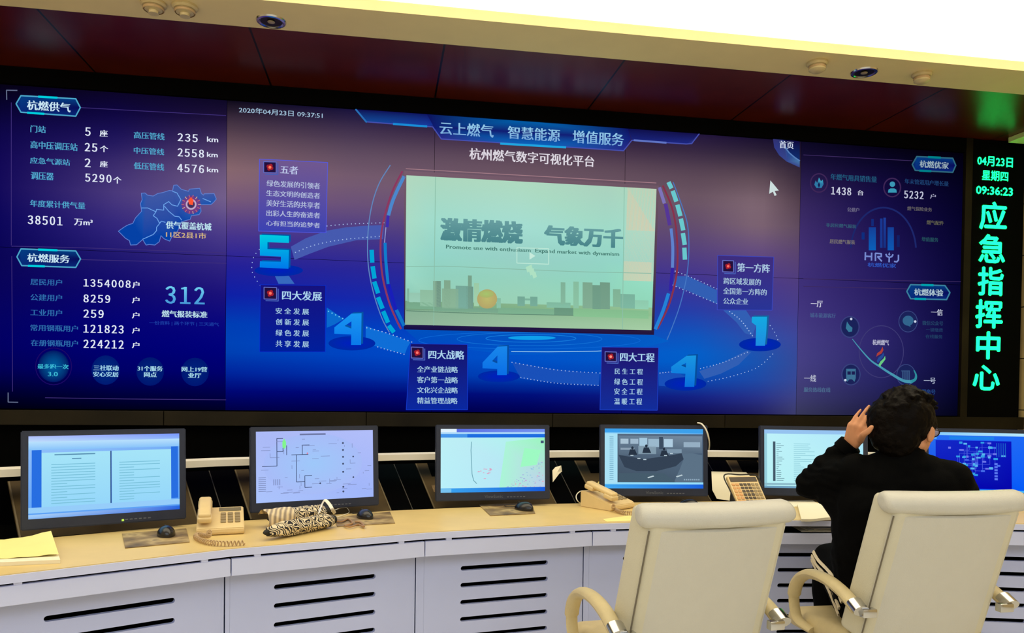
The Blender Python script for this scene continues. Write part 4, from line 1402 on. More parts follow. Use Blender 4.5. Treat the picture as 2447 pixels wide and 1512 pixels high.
def pic_schematic(p):
    p.poly([(0, 0), (100, 0), (100, 59), (0, 59)], [(172, 186, 246), (178, 190, 250), (160, 182, 250), (172, 196, 252)], 0)
    p.ell(48, 28, 42, 26, (158, 200, 250), (168, 188, 248), layer=1)
    p.rect(36, 2.2, 58, 3.6, (110, 120, 165), 2)
    D, Lg = (58, 70, 105), (128, 142, 190)
    for a in [[(5, 29), (17, 29), (17, 6), (22, 6)], [(17, 17), (22, 17), (22, 14)], [(25, 12), (25, 20)], [(29, 20), (38, 20), (38, 12), (44, 12)], [(33, 20), (33, 43), (40, 43)], [(40, 38), (40, 48), (46, 48)], [(40, 38), (46, 38)], [(38, 20), (43, 20)]]:
        p.line(a, .55, D, layer=2)
    p.poly([(21.5, 9), (23, 6), (24.5, 9), (24.5, 13), (23, 15), (21.5, 13)], (130, 245, 140), 3)
    random.seed(5)
    for k in range(60):
        x, y = random.uniform(3, 96), random.uniform(5, 54)
        if random.random() < .7:
            p.rect(x, y, x + random.uniform(2, 8), y + .4, Lg, 2)
        else:
            p.rect(x, y, x + .4, y + random.uniform(1, 4), Lg, 2)
    for y in (11, 17, 23, 29, 36, 49, 53):
        p.ell(73, y, .9, .9, (70, 80, 110), layer=3, n=8)
    for x, y in [(82, 23), (82, 41), (53, 45)]:
        p.ell(x, y, .8, .8, (70, 80, 110), layer=3, n=8)
    for k in range(8):
        p.rect(2, 38 + k * 1.6, 8, 38.6 + k * 1.6, Lg, 2)
        p.rect(14 + (k % 4) * 1.6, 40, 14.7 + (k % 4) * 1.6, 45, Lg, 2)
    p.ell(42.3, 19, .7, .7, (225, 120, 150), layer=3, n=8)


def pic_map(p):
    p.poly([(0, 0), (100, 0), (100, 59), (0, 59)], [(190, 240, 245), (170, 245, 235), (180, 225, 245), (185, 240, 250)], 0)
    p.poly([(62, 12), (100, 8), (100, 58), (55, 58)], [(172, 245, 215), (155, 245, 190), (190, 205, 235), (170, 245, 215)], 1)
    p.poly([(80, 18), (96, 20), (92, 34), (76, 36)], (158, 250, 195), 2)
    p.rect(0, 0, 15, 3, (225, 242, 252), 3)
    p.poly([(15, 0), (100, 0), (100, 3), (15, 3)], [(90, 110, 225), (110, 140, 235), (120, 150, 240), (90, 110, 225)], 3)
    p.rect(0, 3, 100, 4.6, (175, 220, 250), 3)
    p.poly([(0, 4.6), (25, 4.6), (25, 8), (0, 8)], (70, 150, 235), 3)
    p.rect(25, 4.6, 100, 8, (30, 110, 225), 3)
    p.line([(29, 12), (28.5, 20), (29, 30), (29.5, 42), (31, 48), (34, 51)], .7, (110, 165, 180), layer=3)
    random.seed(9)
    for k in range(14):
        x, y = random.uniform(33, 48), random.uniform(37, 47)
        p.rect(x, y, x + random.uniform(1, 3), y + .5, (225, 150, 185), 3)
    for k in range(70):
        x = random.uniform(60, 98)
        y = random.uniform(60 - (x - 55) * .75, 55)
        p.rect(x, y, x + random.uniform(.6, 2), y + random.uniform(.4, 1), random.choice([(200, 150, 215), (165, 165, 225), (225, 165, 190), (150, 195, 225)]), 3)
    p.rect(96, 11, 99, 13.5, (70, 90, 120), 3)
    p.poly([(0, 55), (100, 55), (100, 59), (0, 59)], [(60, 165, 240), (20, 90, 220), (20, 90, 220), (60, 165, 240)], 4)
    p.rect(0, 55.5, 10, 59, (120, 195, 240), 5)


def pic_camera(p):
    p.poly([(0, 0), (100, 0), (100, 59), (0, 59)], [(150, 215, 250), (90, 170, 240), (150, 220, 248), (150, 220, 248)], 0)
    p.rect(0, 0, 100, 4, (60, 160, 235), 1)
    p.rect(0, 5, 13, 54, (170, 225, 245), 1)
    for k in range(22):
        p.rect(5, 8 + k * 2, 9, 8.6 + k * 2, (110, 165, 195), 2)
    p.poly([(13, 5), (100, 5), (100, 53), (13, 53)], [(88, 108, 130), (80, 100, 125), (72, 92, 112), (62, 78, 96)], 2)
    p.poly([(14, 7), (99, 7), (99, 24), (14, 26)], [(105, 128, 150), (120, 140, 160), (88, 108, 128), (85, 105, 125)], 3)
    for l, t, r, b_, c in [(16, 10, 24, 15, (170, 195, 212)), (26, 10, 34, 15, (160, 185, 205)), (35, 9, 43, 17, (165, 200, 222)), (44, 10, 55, 18, (155, 185, 205)), (60, 10, 69, 18, (175, 205, 225)), (80, 13, 97, 18, (150, 175, 195)),
                           (55, 8, 59, 20, (60, 78, 98)), (16, 19, 30, 21, (140, 160, 178)), (34, 17, 52, 25, (130, 155, 172)), (63, 20, 78, 24, (125, 150, 170))]:
        p.rect(l, t, r, b_, c, 4)
    for x, y in [(28, 22), (42, 20), (60, 23)]:
        p.ell(x, y - 3, 1.3, 1.5, (38, 50, 66), layer=6, n=10)
        p.poly([(x - 4, y + 4), (x - 2.5, y - 1.5), (x + 2.5, y - 1.5), (x + 5, y + 4)], (40, 52, 68), 5)
    p.poly([(14, 26), (40, 30), (62, 27), (78, 24), (80, 30), (72, 37), (52, 42), (32, 42), (20, 38)], (52, 66, 84), 4)
    p.poly([(62, 27), (78, 22), (99, 26), (99, 53), (70, 53), (76, 40), (80, 30)], (92, 114, 134), 3)
    p.poly([(14, 44), (60, 44), (72, 53), (14, 53)], (70, 92, 108), 3)
    for x, y in [(43, 48), (72, 47)]:
        p.poly([(x, y), (x + 6, y - 1.8), (x + 7, y - .8), (x + 1, y + 1)], (190, 208, 215), 5)
    for x, y in [(26, 26), (33, 29), (39, 30), (60, 26), (66, 24)]:
        p.rect(x, y, x + 3, y + .9, (190, 210, 220), 6)
    for k in range(8):
        p.rect(80 + k * 2.1, 49.5, 81.4 + k * 2.1, 51, (140, 165, 185), 5)
    p.poly([(0, 55), (100, 55), (100, 59), (0, 59)], [(60, 165, 240), (25, 95, 220), (25, 95, 220), (70, 170, 240)], 3)


def pic_list(p):
    p.poly([(0, 0), (100, 0), (100, 59), (0, 59)], [(190, 242, 250), (175, 230, 250), (180, 238, 245), (185, 242, 246)], 0)
    p.rect(0, 0, 100, 4, (150, 195, 240), 1)
    p.rect(0, 4, 3, 59, (150, 205, 220), 1)
    p.poly([(9, 12), (11.5, 12), (11.5, 52), (9, 52)], (68, 88, 104), 2)
    random.seed(11)
    for k in range(20):
        y = 14 + k * 1.95
        p.rect(12.5, y, 12.5 + random.uniform(1.5, 8), y + .5, (95, 130, 145), 2)
        p.rect(30, y, 30 + random.uniform(6, 25), y + .5, (140, 200, 215), 2)
    p.rect(0, 54, 50, 56, (140, 185, 200), 2)
    p.rect(0, 57, 100, 59, (110, 160, 190), 2)


def pic_blue(p):
    p.poly([(0, 0), (100, 0), (100, 59), (0, 59)], [(40, 110, 240), (30, 105, 245), (0, 90, 250), (10, 60, 225)], 0)
    p.poly([(0, 0), (100, 0), (100, 3), (0, 3)], [(130, 200, 250), (190, 235, 252), (190, 235, 252), (130, 200, 250)], 1)
    p.rect(2, 3.5, 8, 7, (90, 170, 240), 2)
    p.rect(20, 4, 62, 7, (30, 130, 235), 1)
    p.poly([(7, 8), (78, 8), (78, 56), (7, 56)], [(20, 40, 200), (10, 20, 190), (5, 5, 170), (5, 5, 180)], 2)
    random.seed(21)
    pts = []
    for k in range(46):
        x, y = random.gauss(44, 14), random.gauss(24, 9)
        x = min(max(x, 12), 72); y = min(max(y, 10), 52)
        pts.append((x, y))
        c = random.choice([(70, 110, 235), (50, 160, 230), (110, 120, 235), (90, 180, 240)])
        p.rect(x - 1.4, y - .9, x + random.uniform(.8, 3), y + random.uniform(.5, 1.4), c, 4)
    for (a, c), (d, e) in zip(pts, pts[1:]):
        if abs(a - d) < 18:
            p.line([(a, c), (d, c), (d, e)], .35, (75, 95, 225), layer=3)
    for k in range(5):
        p.rect(64 + k * 2, 10, 64.6 + k * 2, 24, (30, 110, 200), 4)
    for k in range(6):
        p.rect(62, 30 + k * 3, 65, 32 + k * 3, (90, 120, 240), 4)
    p.rect(0, 56.8, 100, 59, (70, 180, 245), 4)


screens = [(pic_document, 26.7, -4, 'black monitor showing two blank document pages, leftmost on the desk'),
           (pic_schematic, 18.1, 0, 'black monitor showing a thin line flow chart, behind the umbrellas'),
           (pic_map, 9.3, -6, 'black monitor showing a pale green map, third from the left'),
           (pic_camera, 0.45, -5, 'black monitor showing a grey security camera view of an office'),
           (pic_list, -8.5, -2, "black monitor showing a white list, beside the person's raised elbow"),
           (pic_blue, -17.4, 0, 'black monitor showing a bright blue network diagram, right of the person')]
for fn, a, dr, lab in screens:
    q = radial(a, 5.42)
    t = thing('monitor', lab, 'monitor', (q.x, q.y, 0.782), group='monitors on the curved console',
              rot=(math.radians(-4), 0, math.radians(a + dr)))
    link('bezel', MM[0], t, M['monitor'])
    link('shell', MM[1], t, M['monitor'])
    link('mount_arm', MM[2], t, M['rubber'])
    for k in range(6):
        link('button', MM[3], t, M['button'], (0.03 * (fn not in (pic_camera, pic_map)) + 0.035 * (fn in (pic_camera, pic_map)) + k * 0.016, 0, 0))
    p = screen_pic()
    fn(p)
    p.build('screen', t)
    if fn in (pic_camera, pic_map):
        pp = Pic(lambda x, z, L: V((x, -0.0008, z)), level=False)
        vs, fs = glyphs('ViewSonic')
        bm = bmesh.new()
        vv = [bm.verts.new((-0.045 + 0.09 * x, -0.0008, 0.012 + 0.014 * y)) for x, y in vs]
        for f in fs:
            try:
                bm.faces.new([vv[k] for k in f])
            except ValueError:
                pass
        me = bpy.data.meshes.new('maker_name')
        bm.to_mesh(me)
        bm.free()
        link('maker_name', me, t, M['button'])
    if fn is pic_document:
        bm = bmesh.new()
        box(bm, (0.048, -0.0015, 0.009), (0.056, 0.0, 0.017))
        part('power_lamp', bm, emit('yellow_green_lamp', (0.6, 0.9, 0.1), 1.0), t, smooth=False)
#OBJECTS#
# ================================================================== THINGS ON THE DESK
def frame_at(px, py, z=DZ):
    q = on_z(px, py, z)
    return (q.x, q.y, z)


# ---- telephones
def phone(px, py, rz, label, name='telephone'):
    t = thing(name, label, 'telephone', frame_at(px, py), math.radians(rz), group='cream telephones on the desk')
    prof = [(0.0, 0.008), (0.0, 0.026), (0.012, 0.034), (0.175, 0.078), (0.195, 0.078), (0.2, 0.07), (0.2, 0.0), (0.01, 0.0)]
    bm = prism(bmesh.new(), prof, -0.085, 0.085, 'x')
    bmesh.ops.bevel(bm, geom=bm.edges[:], offset=0.003, segments=2, affect='EDGES')
    part('base', bm, M['phone'], t)
    sl = math.atan2(0.044, 0.163)
    S4 = Matrix.Translation((0, 0.012, 0.034)) @ Matrix.Rotation(sl, 4, 'X')
    # handset lying front to back on the left side
    bm = bmesh.new()
    box(bm, (-0.083, -0.002, 0.012), (-0.031, 0.055, 0.036), 0.008, 3, S4)
    box(bm, (-0.083, 0.125, 0.012), (-0.031, 0.180, 0.036), 0.008, 3, S4)
    box(bm, (-0.080, 0.004, 0.028), (-0.034, 0.176, 0.050), 0.009, 3, S4)
    part('handset', bm, M['phone'], t)
    bm = box(bmesh.new(), (-0.006, 0.135, 0.0), (0.076, 0.166, 0.0025), 0.001, 1, S4)
    part('display', bm, M['phone_lcd'], t, smooth=False)
    for r in range(4):
        for c in range(3):
            bm = box(bmesh.new(), (0.000 + c * 0.026, 0.026 + r * 0.024, 0.0), (0.019 + c * 0.026, 0.043 + r * 0.024, 0.005), 0.0015, 1, S4)
            part('key', bm, M['phone_key'], t, smooth=False)
    return t


def coil(name, pts, r, label=None, parent=None, material=None, turns=34, wire=0.0022):
    c = catmull(pts, 12)
    L = [0.0]
    for a, b_ in zip(c, c[1:]):
        L.append(L[-1] + (b_ - a).length)
    out = []
    n = turns * 9
    for k in range(n + 1):
        d = L[-1] * k / n
        i = min(max(j for j in range(len(L)) if L[j] <= d + 1e-9), len(c) - 2)
        t = (d - L[i]) / max(L[i + 1] - L[i], 1e-9)
        q = c[i].lerp(c[i + 1], t)
        tg = (c[i + 1] - c[i]).normalized()
        sd = tg.cross(V((0, 0, 1))).normalized()
        upv = sd.cross(tg)
        a = 2 * math.pi * turns * k / n
        out.append(q + sd * math.cos(a) * r + upv * math.sin(a) * r)
    return sweep(bmesh.new(), out, wire, seg=5)


def add_local(t, name, bm_world, material):
    """hang a mesh built in room coordinates on a thing"""
    bpy.context.view_layer.update()
    inv = t.matrix_world.inverted()
    bmesh.ops.transform(bm_world, matrix=inv, verts=bm_world.verts[:])
    return part(name, bm_world, material, t)


ph1 = phone(527, 1279, 11, 'cream desk telephone with coiled cord between the two leftmost monitors')
zc = DZ + 0.011
add_local(ph1, 'coiled_cord', coil('c', [on_z(500, 1270, 0.79), on_z(497, 1280, 0.768), on_z(472, 1277, zc), on_z(470, 1285, zc), on_z(492, 1294, zc), on_z(530, 1298, zc), on_z(585, 1296, zc)], 0.008), M['cord'])
ph2 = phone(1490, 1218, 33, 'cream telephone turned sideways with a white cable loop, left of the near chair')
add_local(ph2, 'coiled_cord', coil('c', [on_z(1466, 1208, 0.785), on_z(1468, 1216, 0.765), on_z(1488, 1224, zc), on_z(1512, 1226, zc), on_z(1535, 1229, zc)], 0.008, turns=24), M['cord'])
add_local(ph2, 'line_cable', sweep(bmesh.new(), catmull([on_z(1410, 1180, .79), at_depth(1400, 1173, 3.78), at_depth(1386, 1174, 3.80), at_depth(1377, 1184, 3.78), at_depth(1380, 1196, 3.76), on_z(1392, 1203, DZ + .004), on_z(1420, 1203, DZ + .004)], 8), 0.0026, seg=6), M['white_cord'])

# ---- large key telephone standing up
t = thing('key_telephone', 'large cream telephone with many dark and orange keys, propped up on a stand', 'telephone', frame_at(1800, 1213), math.radians(4))
S4 = Matrix.Translation((0, 0.0, 0.012)) @ Matrix.Rotation(math.radians(47), 4, 'X') @ Matrix.Diagonal((1, 1.3, 1, 1))
part('body', box(bmesh.new(), (-0.082, 0.0, -0.016), (0.082, 0.135, 0.006), 0.005, 2, S4), M['phone'], t)
bm = prism(bmesh.new(), [(0.02, 0.0), (0.125, 0.0), (0.108, 0.102)], -0.06, 0.06, 'x')
part('stand', bm, M['rubber'], t, smooth=False)
for r in range(6):
    for c in range(7):
        mt_ = M['key_orange'] if c < 2 else (M['key_dark'] if c < 5 else M['phone_key'])
        part('key', box(bmesh.new(), (-0.074 + c * 0.0215, 0.010 + r * 0.0155, 0.006), (-0.058 + c * 0.0215, 0.020 + r * 0.0155, 0.009), mx=S4), mt_, t, smooth=False)
bm = bmesh.new()
part('display', box(bmesh.new(), (-0.074, 0.106, 0.006), (0.074, 0.128, 0.008), mx=S4), M['key_dark'], t, smooth=False)
bm = sweep(bmesh.new(), catmull([S4 @ V(q) for q in [(-0.084, 0.0, -0.004), (-0.092, 0.07, 0.0), (-0.09, 0.142, 0.0), (0.0, 0.143, 0.0), (0.086, 0.138, 0.0), (0.092, 0.08, 0.0)]], 6), 0.0035, seg=6)
part('cord', bm, M['rubber'], t)


# ---- mouse mats and mice
def flat_sheet(bm, pts, z0, z1):
    return prism(bm, [(q[0], q[1]) for q in pts], z0, z1)


def mat_pad(quad, label):
    P = [on_z(x, y, DZ + 0.0035) for x, y in quad]
    c = sum(P, V()) / 4
    bm = flat_sheet(bmesh.new(), [(q.x - c.x, q.y - c.y) for q in P], 0.0004, 0.0035)
    o = part('mouse_mat', bm, M['mat_picture'], None, (c.x, c.y, DZ), smooth=False)
    return tag(o, label, 'mouse mat', 'printed mouse mats on the desk')


mat_pad([(292, 1274), (445, 1262), (453, 1294), (299, 1308)], 'brown printed mouse mat below the leftmost monitor, left of a telephone')
mat_pad([(797, 1236), (932, 1222), (944, 1249), (806, 1257)], 'brown printed mouse mat beside the umbrellas, below the second monitor')
mat_pad([(1143, 1204), (1270, 1202), (1279, 1226), (1172, 1231)], 'brown printed mouse mat below the third monitor')


def mouse(px, py, rz, label, zb):
    t = thing('computer_mouse', label, 'mouse', frame_at(px, py, zb), math.radians(rz), group='black mice on the desk')
    bm = bmesh.new()
    bmesh.ops.create_uvsphere(bm, u_segments=28, v_segments=16, radius=1)
    for v in bm.verts:
        x, y, z = v.co
        z = max(z, -0.12)
        k = 1 - 0.12 * y * y
        v.co = V((x * 0.032 * k, y * 0.056, (z + 0.12) * (0.034 - 0.007 * y)))
    part('shell', bm, M['mouse'], t)
    bm = bmesh.new()
    bmesh.ops.create_cone(bm, cap_ends=True, segments=20, radius1=0.009, radius2=0.009, depth=0.006)
    bmesh.ops.transform(bm, matrix=Matrix.Translation((0, 0.034, 0.0265)) @ Matrix.Rotation(math.pi / 2, 4, 'Y'), verts=bm.verts[:])
    part('scroll_wheel', bm, M['rubber'], t)
    part('cable', sweep(bmesh.new(), catmull([(0, 0.054, 0.012), (0.003, 0.075, 0.006), (-0.01, 0.11, 0.004), (0.01, 0.14, 0.004)], 5), 0.0018, seg=6), M['rubber'], t)
    return t


mouse(397, 1279, 20, 'black computer mouse on the mat below the leftmost monitor', DZ + 0.0036)
mouse(872, 1237, 25, 'black computer mouse on the mat beside the patterned umbrellas', DZ + 0.0036)
mouse(1252, 1218, 35, 'black computer mouse on the mat below the map monitor', DZ + 0.0036)
mouse(1646, 1211, 40, 'dark computer mouse behind the left chair, beside the white sheets', DZ + 0.0005)


# ---- papers
def paper(quad, label, z0, th=0.0012, material='paper', name='paper_sheet', curl=None, group=None, prints=0):
    P = [on_z(x, y, z0 + th) for x, y in quad]
    c = sum(P, V()) / 4
    bm = bmesh.new()
    N = 8
    top = [[None] * (N + 1) for _ in range(N + 1)]
    bot = [[None] * (N + 1) for _ in range(N + 1)]
    for i in range(N + 1):
        for j in range(N + 1):
            u, v = i / N, j / N
            q = P[0].lerp(P[1], u).lerp(P[3].lerp(P[2], u), v) - c
            h = curl(u, v) if curl else 0
            top[i][j] = bm.verts.new((q.x, q.y, th + h))
            bot[i][j] = bm.verts.new((q.x, q.y, h))
    for i in range(N):
        for j in range(N):
            bm.faces.new((top[i][j], top[i + 1][j], top[i + 1][j + 1], top[i][j + 1]))
            bm.faces.new((bot[i][j], bot[i][j + 1], bot[i + 1][j + 1], bot[i + 1][j]))
        bm.faces.new((top[i][0], bot[i][0], bot[i + 1][0], top[i + 1][0]))
        bm.faces.new((top[i][N], top[i + 1][N], bot[i + 1][N], bot[i][N]))
        bm.faces.new((top[0][i], top[0][i + 1], bot[0][i + 1], bot[0][i]))
        bm.faces.new((top[N][i], bot[N][i], bot[N][i + 1], top[N][i + 1]))
    o = part(name, bm, M[material], None, (c.x, c.y, z0 + 0.0003))
    return tag(o, label, 'paper', group)


paper([(-60, 1297), (126, 1290), (144, 1337), (-60, 1346)], 'thick stack of white paper under a yellow sheet at the left edge of the desk', DZ, 0.012, name='paper_stack')
paper([(-60, 1292), (122, 1284), (140, 1328), (-60, 1338)], 'curled yellow sheet lying on the white paper stack at the left edge', DZ + 0.0125, 0.001, 'paper_yellow',
      curl=lambda u, v: 0.026 * max(0, u - .45) ** 1.5 * 2.2 * (1 - .75 * v) + .003 * math.sin(u * 9) ** 2)
paper([(1440, 1240), (1520, 1229), (1524, 1243), (1450, 1246)], 'thin yellow sheet on the desk in front of the sideways telephone', DZ, 0.0008, 'paper_yellow')
paper([(1664, 1199), (1772, 1200), (1748, 1213), (1662, 1214)], 'flat white sheet on the desk in front of the key telephone', DZ, 0.0008)
paper([(1905, 1203), (1966, 1201), (2006, 1236), (1915, 1240)], 'pile of white papers on the desk left of the person', DZ, 0.011, name='paper_stack',
      curl=lambda u, v: .002 * math.sin(u * 7 + v * 3))
paper([(1880, 1196), (1940, 1194), (1962, 1207), (1885, 1211)], 'loose white sheet behind the paper pile beside the black jacket', DZ, 0.0012)
# sheet leaning on the sloping backboard, foot on the desk
def on_slope(px, py, lift):
    lo_, hi_ = 3.2, 5.0
    for _ in range(40):
        md = (lo_ + hi_) / 2
        q = at_depth(px, py, md)
        R_ = math.hypot(q.x - OC.x, q.y - OC.y)
        if q.z - lift > SL_B[1] + (R_ - SL_B[0]) * (SL_T[1] - SL_B[1]) / (SL_T[0] - SL_B[0]):
            lo_ = md
        else:
            hi_ = md
    return q


TLc, TRc = on_slope(1700, 1126, .012), on_slope(1783, 1128, .012)
FT = on_z(1730, 1196, DZ + .002)
nrm = (TRc - TLc).cross(FT - TLc).normalized()
in_plane = lambda x, y: CAM + ray(x, y) * ((TLc - CAM).dot(nrm) / ray(x, y).dot(nrm))
P = [in_plane(*q) for q in [(1700, 1126), (1783, 1128), (1806, 1150), (1790, 1186), (1748, 1196.5), (1713, 1191), (1702, 1170)]]
if nrm.dot(FW) > 0:
    nrm = -nrm
bm = bmesh.new()
c = FT.copy()
A = [bm.verts.new(q - c) for q in P]
B = [bm.verts.new(q - c - nrm * 0.0015) for q in P]
bm.faces.new(A)
bm.faces.new(B[::-1])
for k in range(len(P)):
    bm.faces.new((A[k], A[(k + 1) % len(P)], B[(k + 1) % len(P)], B[k]))
tag(part('paper_sheet', bm, M['paper'], None, tuple(c), smooth=False), 'large white sheet leaning on the backboard behind the key telephone', 'paper')
# papers in the open tray below bay five
q = radial(-7.4, 5.05)
tr = thing('tray_papers', 'loose papers lying in the open tray under the desk left of the person', 'papers', (q.x, q.y, 0.689), math.radians(-6.7))
for k in range(3):
    bm = box(bmesh.new(), (-0.16 + .02 * k, -0.13 + .012 * k, 0.0005 + k * 0.005), (0.17 - .03 * k, 0.06, 0.003 + k * 0.005), mx=Matrix.Rotation(math.radians(5 * k - 4), 4, 'Z'))
    part('sheet', bm, M['paper'], tr, smooth=False)

# ---- crumpled white slip beside the map monitor, small yellow note behind the sideways telephone
def slip(name, pts, dep, label, material):
    bm = bmesh.new()
    Q = [at_depth(x, y, d) for x, y, d in pts]
    c = sum(Q, V()) / len(Q)
    A = [bm.verts.new(q - c) for q in Q]
    B = [bm.verts.new(q - c + FW * dep) for q in Q]
    mid1 = bm.verts.new(-FW * 0.006)
    n = len(Q)
    for k in range(n):
        bm.faces.new((A[k], A[(k + 1) % n], mid1))
        bm.faces.new((A[k], B[k], B[(k + 1) % n], A[(k + 1) % n]))
    bm.faces.new(B)
    o = part(name, bm, M[material], None, tuple(c), smooth=False)
    return tag(o, label, 'paper')


slip('paper_slip', [(1320, 1124, 4.0), (1327, 1116, 4.02), (1341, 1112, 4.03), (1343, 1126, 4.03), (1336, 1132, 4.0), (1321, 1152, 3.96)], 0.004, 'crumpled white slip sticking out beside the map monitor', 'paper')
slip('paper_note', [(1422, 1160, 3.96), (1432, 1149, 3.98), (1433, 1164, 3.94)], 0.004, 'tiny pale yellow note standing behind the sideways telephone', 'paper_yellow')

# ---- pencil near the left chair
a, b_ = on_z(1583, 1209, DZ + .004), on_z(1622, 1212, DZ + .004)
o = part('pencil', sweep(bmesh.new(), [V((0, 0, 0)), (b_ - a) * .9, b_ - a], [0.004, 0.004, 0.001], seg=6), M['brown_cord'], None, tuple(a))
tag(o, 'brown pencil lying on the desk left of the dark mouse', 'pencil')


# ---- folded umbrellas
def umbrella(p0, p1, r, label, flap, seed):
    t = thing('folding_umbrella', label, 'umbrella', (p0.x, p0.y, DZ), group='folded patterned umbrellas')
    off = V((p0.x, p0.y, DZ))
    d = (p1 - p0)
    L = d.length
    d.normalize()
    sd = d.cross(V((0, 0, 1))).normalized()
    upv = sd.cross(d)
    bm = bmesh.new()
    rings = []
    n, s = 26, 28
    for i in range(n + 1):
        k = i / n
        rr = r * (0.55 + 0.45 * math.sin(min(1, k * 3.2) * math.pi / 2)) * (1 if k < .93 else 1 - (k - .93) * 4)
        ring = []
        for j in range(s):
            a = 2 * math.pi * j / s
            w_ = 1 + 0.07 * math.sin(a * 5 + k * 7 + seed) + 0.03 * math.sin(a * 9 - k * 11)
            ring.append(bm.verts.new(p0 - off + d * L * k + sd * math.cos(a) * rr * w_ * 1.12 + upv * math.sin(a) * rr * w_ * 0.92))
        rings.append(ring)
    for A, B in zip(rings, rings[1:]):
        for j in range(s):
            bm.faces.new((A[j], A[(j + 1) % s], B[(j + 1) % s], B[j]))
    bm.faces.new(rings[0][::-1])
    bm.faces.new(rings[-1])
    part('canopy_cloth', bm, M['wave_cloth'], t)
    part('tip', sweep(bmesh.new(), [p0 - off + d * 0.004, p0 - off - d * 0.012, p0 - off - d * 0.02], [r * .35, r * .3, r * .12], seg=12), M['rubber'], t)
    part('handle', sweep(bmesh.new(), [p1 - off - d * 0.004, p1 - off + d * 0.02, p1 - off + d * 0.028], [r * .62, r * .55, r * .3], seg=14), M['rubber'], t)
    if flap:
        bm = bmesh.new()
        rings = []
        for i in range(13):
            k = -0.16 + 0.5 * i / 12
            ring = []
            for j in range(15):
                a = -0.9 + 3.6 * j / 14
                w_ = r * (1.14 + 0.06 * math.sin(a * 6 + k * 20))
                ring.append((p0 - off + d * L * k + sd * math.cos(a) * w_ * 1.15 + upv * math.sin(a) * w_ * 0.98))
            rings.append(ring)
        V1 = [[bm.verts.new(q) for q in rg] for rg in rings]
        V2 = [[bm.verts.new(q - upv * 0.002) for q in rg] for rg in rings]
        for A, B in zip(V1, V1[1:]):
            for j in range(14):
                bm.faces.new((A[j], A[j + 1], B[j + 1], B[j]))
        for A, B in zip(V2, V2[1:]):
            for j in range(14):
                bm.faces.new((A[j], B[j], B[j + 1], A[j + 1]))
        part('loose_flap', bm, M['band_cloth'], t)
    return t


umbrella(on_z(650, 1238, DZ + .036), on_z(772, 1222, DZ + .036), 0.034, 'folded patterned umbrella with pale striped flap, lying behind the other umbrella', True, 1)
umbrella(on_z(640, 1271, DZ + .031), on_z(790, 1242, DZ + .031), 0.031, 'rolled black and white wave pattern umbrella, nearest the desk edge', False, 4)
o = part('wrist_strap', sweep(bmesh.new(), catmull([on_z(762, 1226, .815), at_depth(768, 1208, 3.16), at_depth(776, 1195, 3.17), at_depth(786, 1203, 3.16), at_depth(794, 1216, 3.14), on_z(800, 1226, .79)], 7), 0.007, 0.002, seg=8), M['white_cord'], None)
tag(o, 'looped white strap standing up behind the wave pattern umbrella', 'strap')
o = part('thin_wire', sweep(bmesh.new(), catmull([on_z(792, 1222, .785), on_z(812, 1214, .775), on_z(828, 1213, .765), on_z(834, 1224, .755), on_z(815, 1232, .754), on_z(797, 1236, .754)], 7), 0.0016, seg=6), M['white_cord'], None)
tag(o, 'thin white wire looping on the desk right of the umbrellas', 'wire')
pts = [(797, 1243), (815, 1246), (832, 1240), (842, 1250), (824, 1255), (838, 1258), (856, 1253), (870, 1258), (862, 1248), (848, 1246)]
o = part('brown_cord', sweep(bmesh.new(), catmull([on_z(x, y, DZ + .0075 + .003 * (k % 2)) for k, (x, y) in enumerate(pts)], 6), 0.0038, seg=7), M['brown_cord'], None)
tag(o, 'tangled brown cord in front of the second mouse mat', 'cord')
# white cable hanging over the camera monitor
o = part('white_cable', sweep(bmesh.new(), catmull([at_depth(1667, 1010, 3.94), at_depth(1677, 1013, 3.92), at_depth(1687, 1026, 3.91), at_depth(1693, 1044, 3.93), at_depth(1695, 1062, 4.0), at_depth(1694, 1074, 4.15)], 7), 0.004, seg=7), M['white_cord'], None)
tag(o, 'white cable drooping behind the top right corner of the camera monitor', 'cable')


# ================================================================== CHAIRS
def rbox(lo, hi, bev, seg=4):
    return newbox(lo, hi, bev, seg)


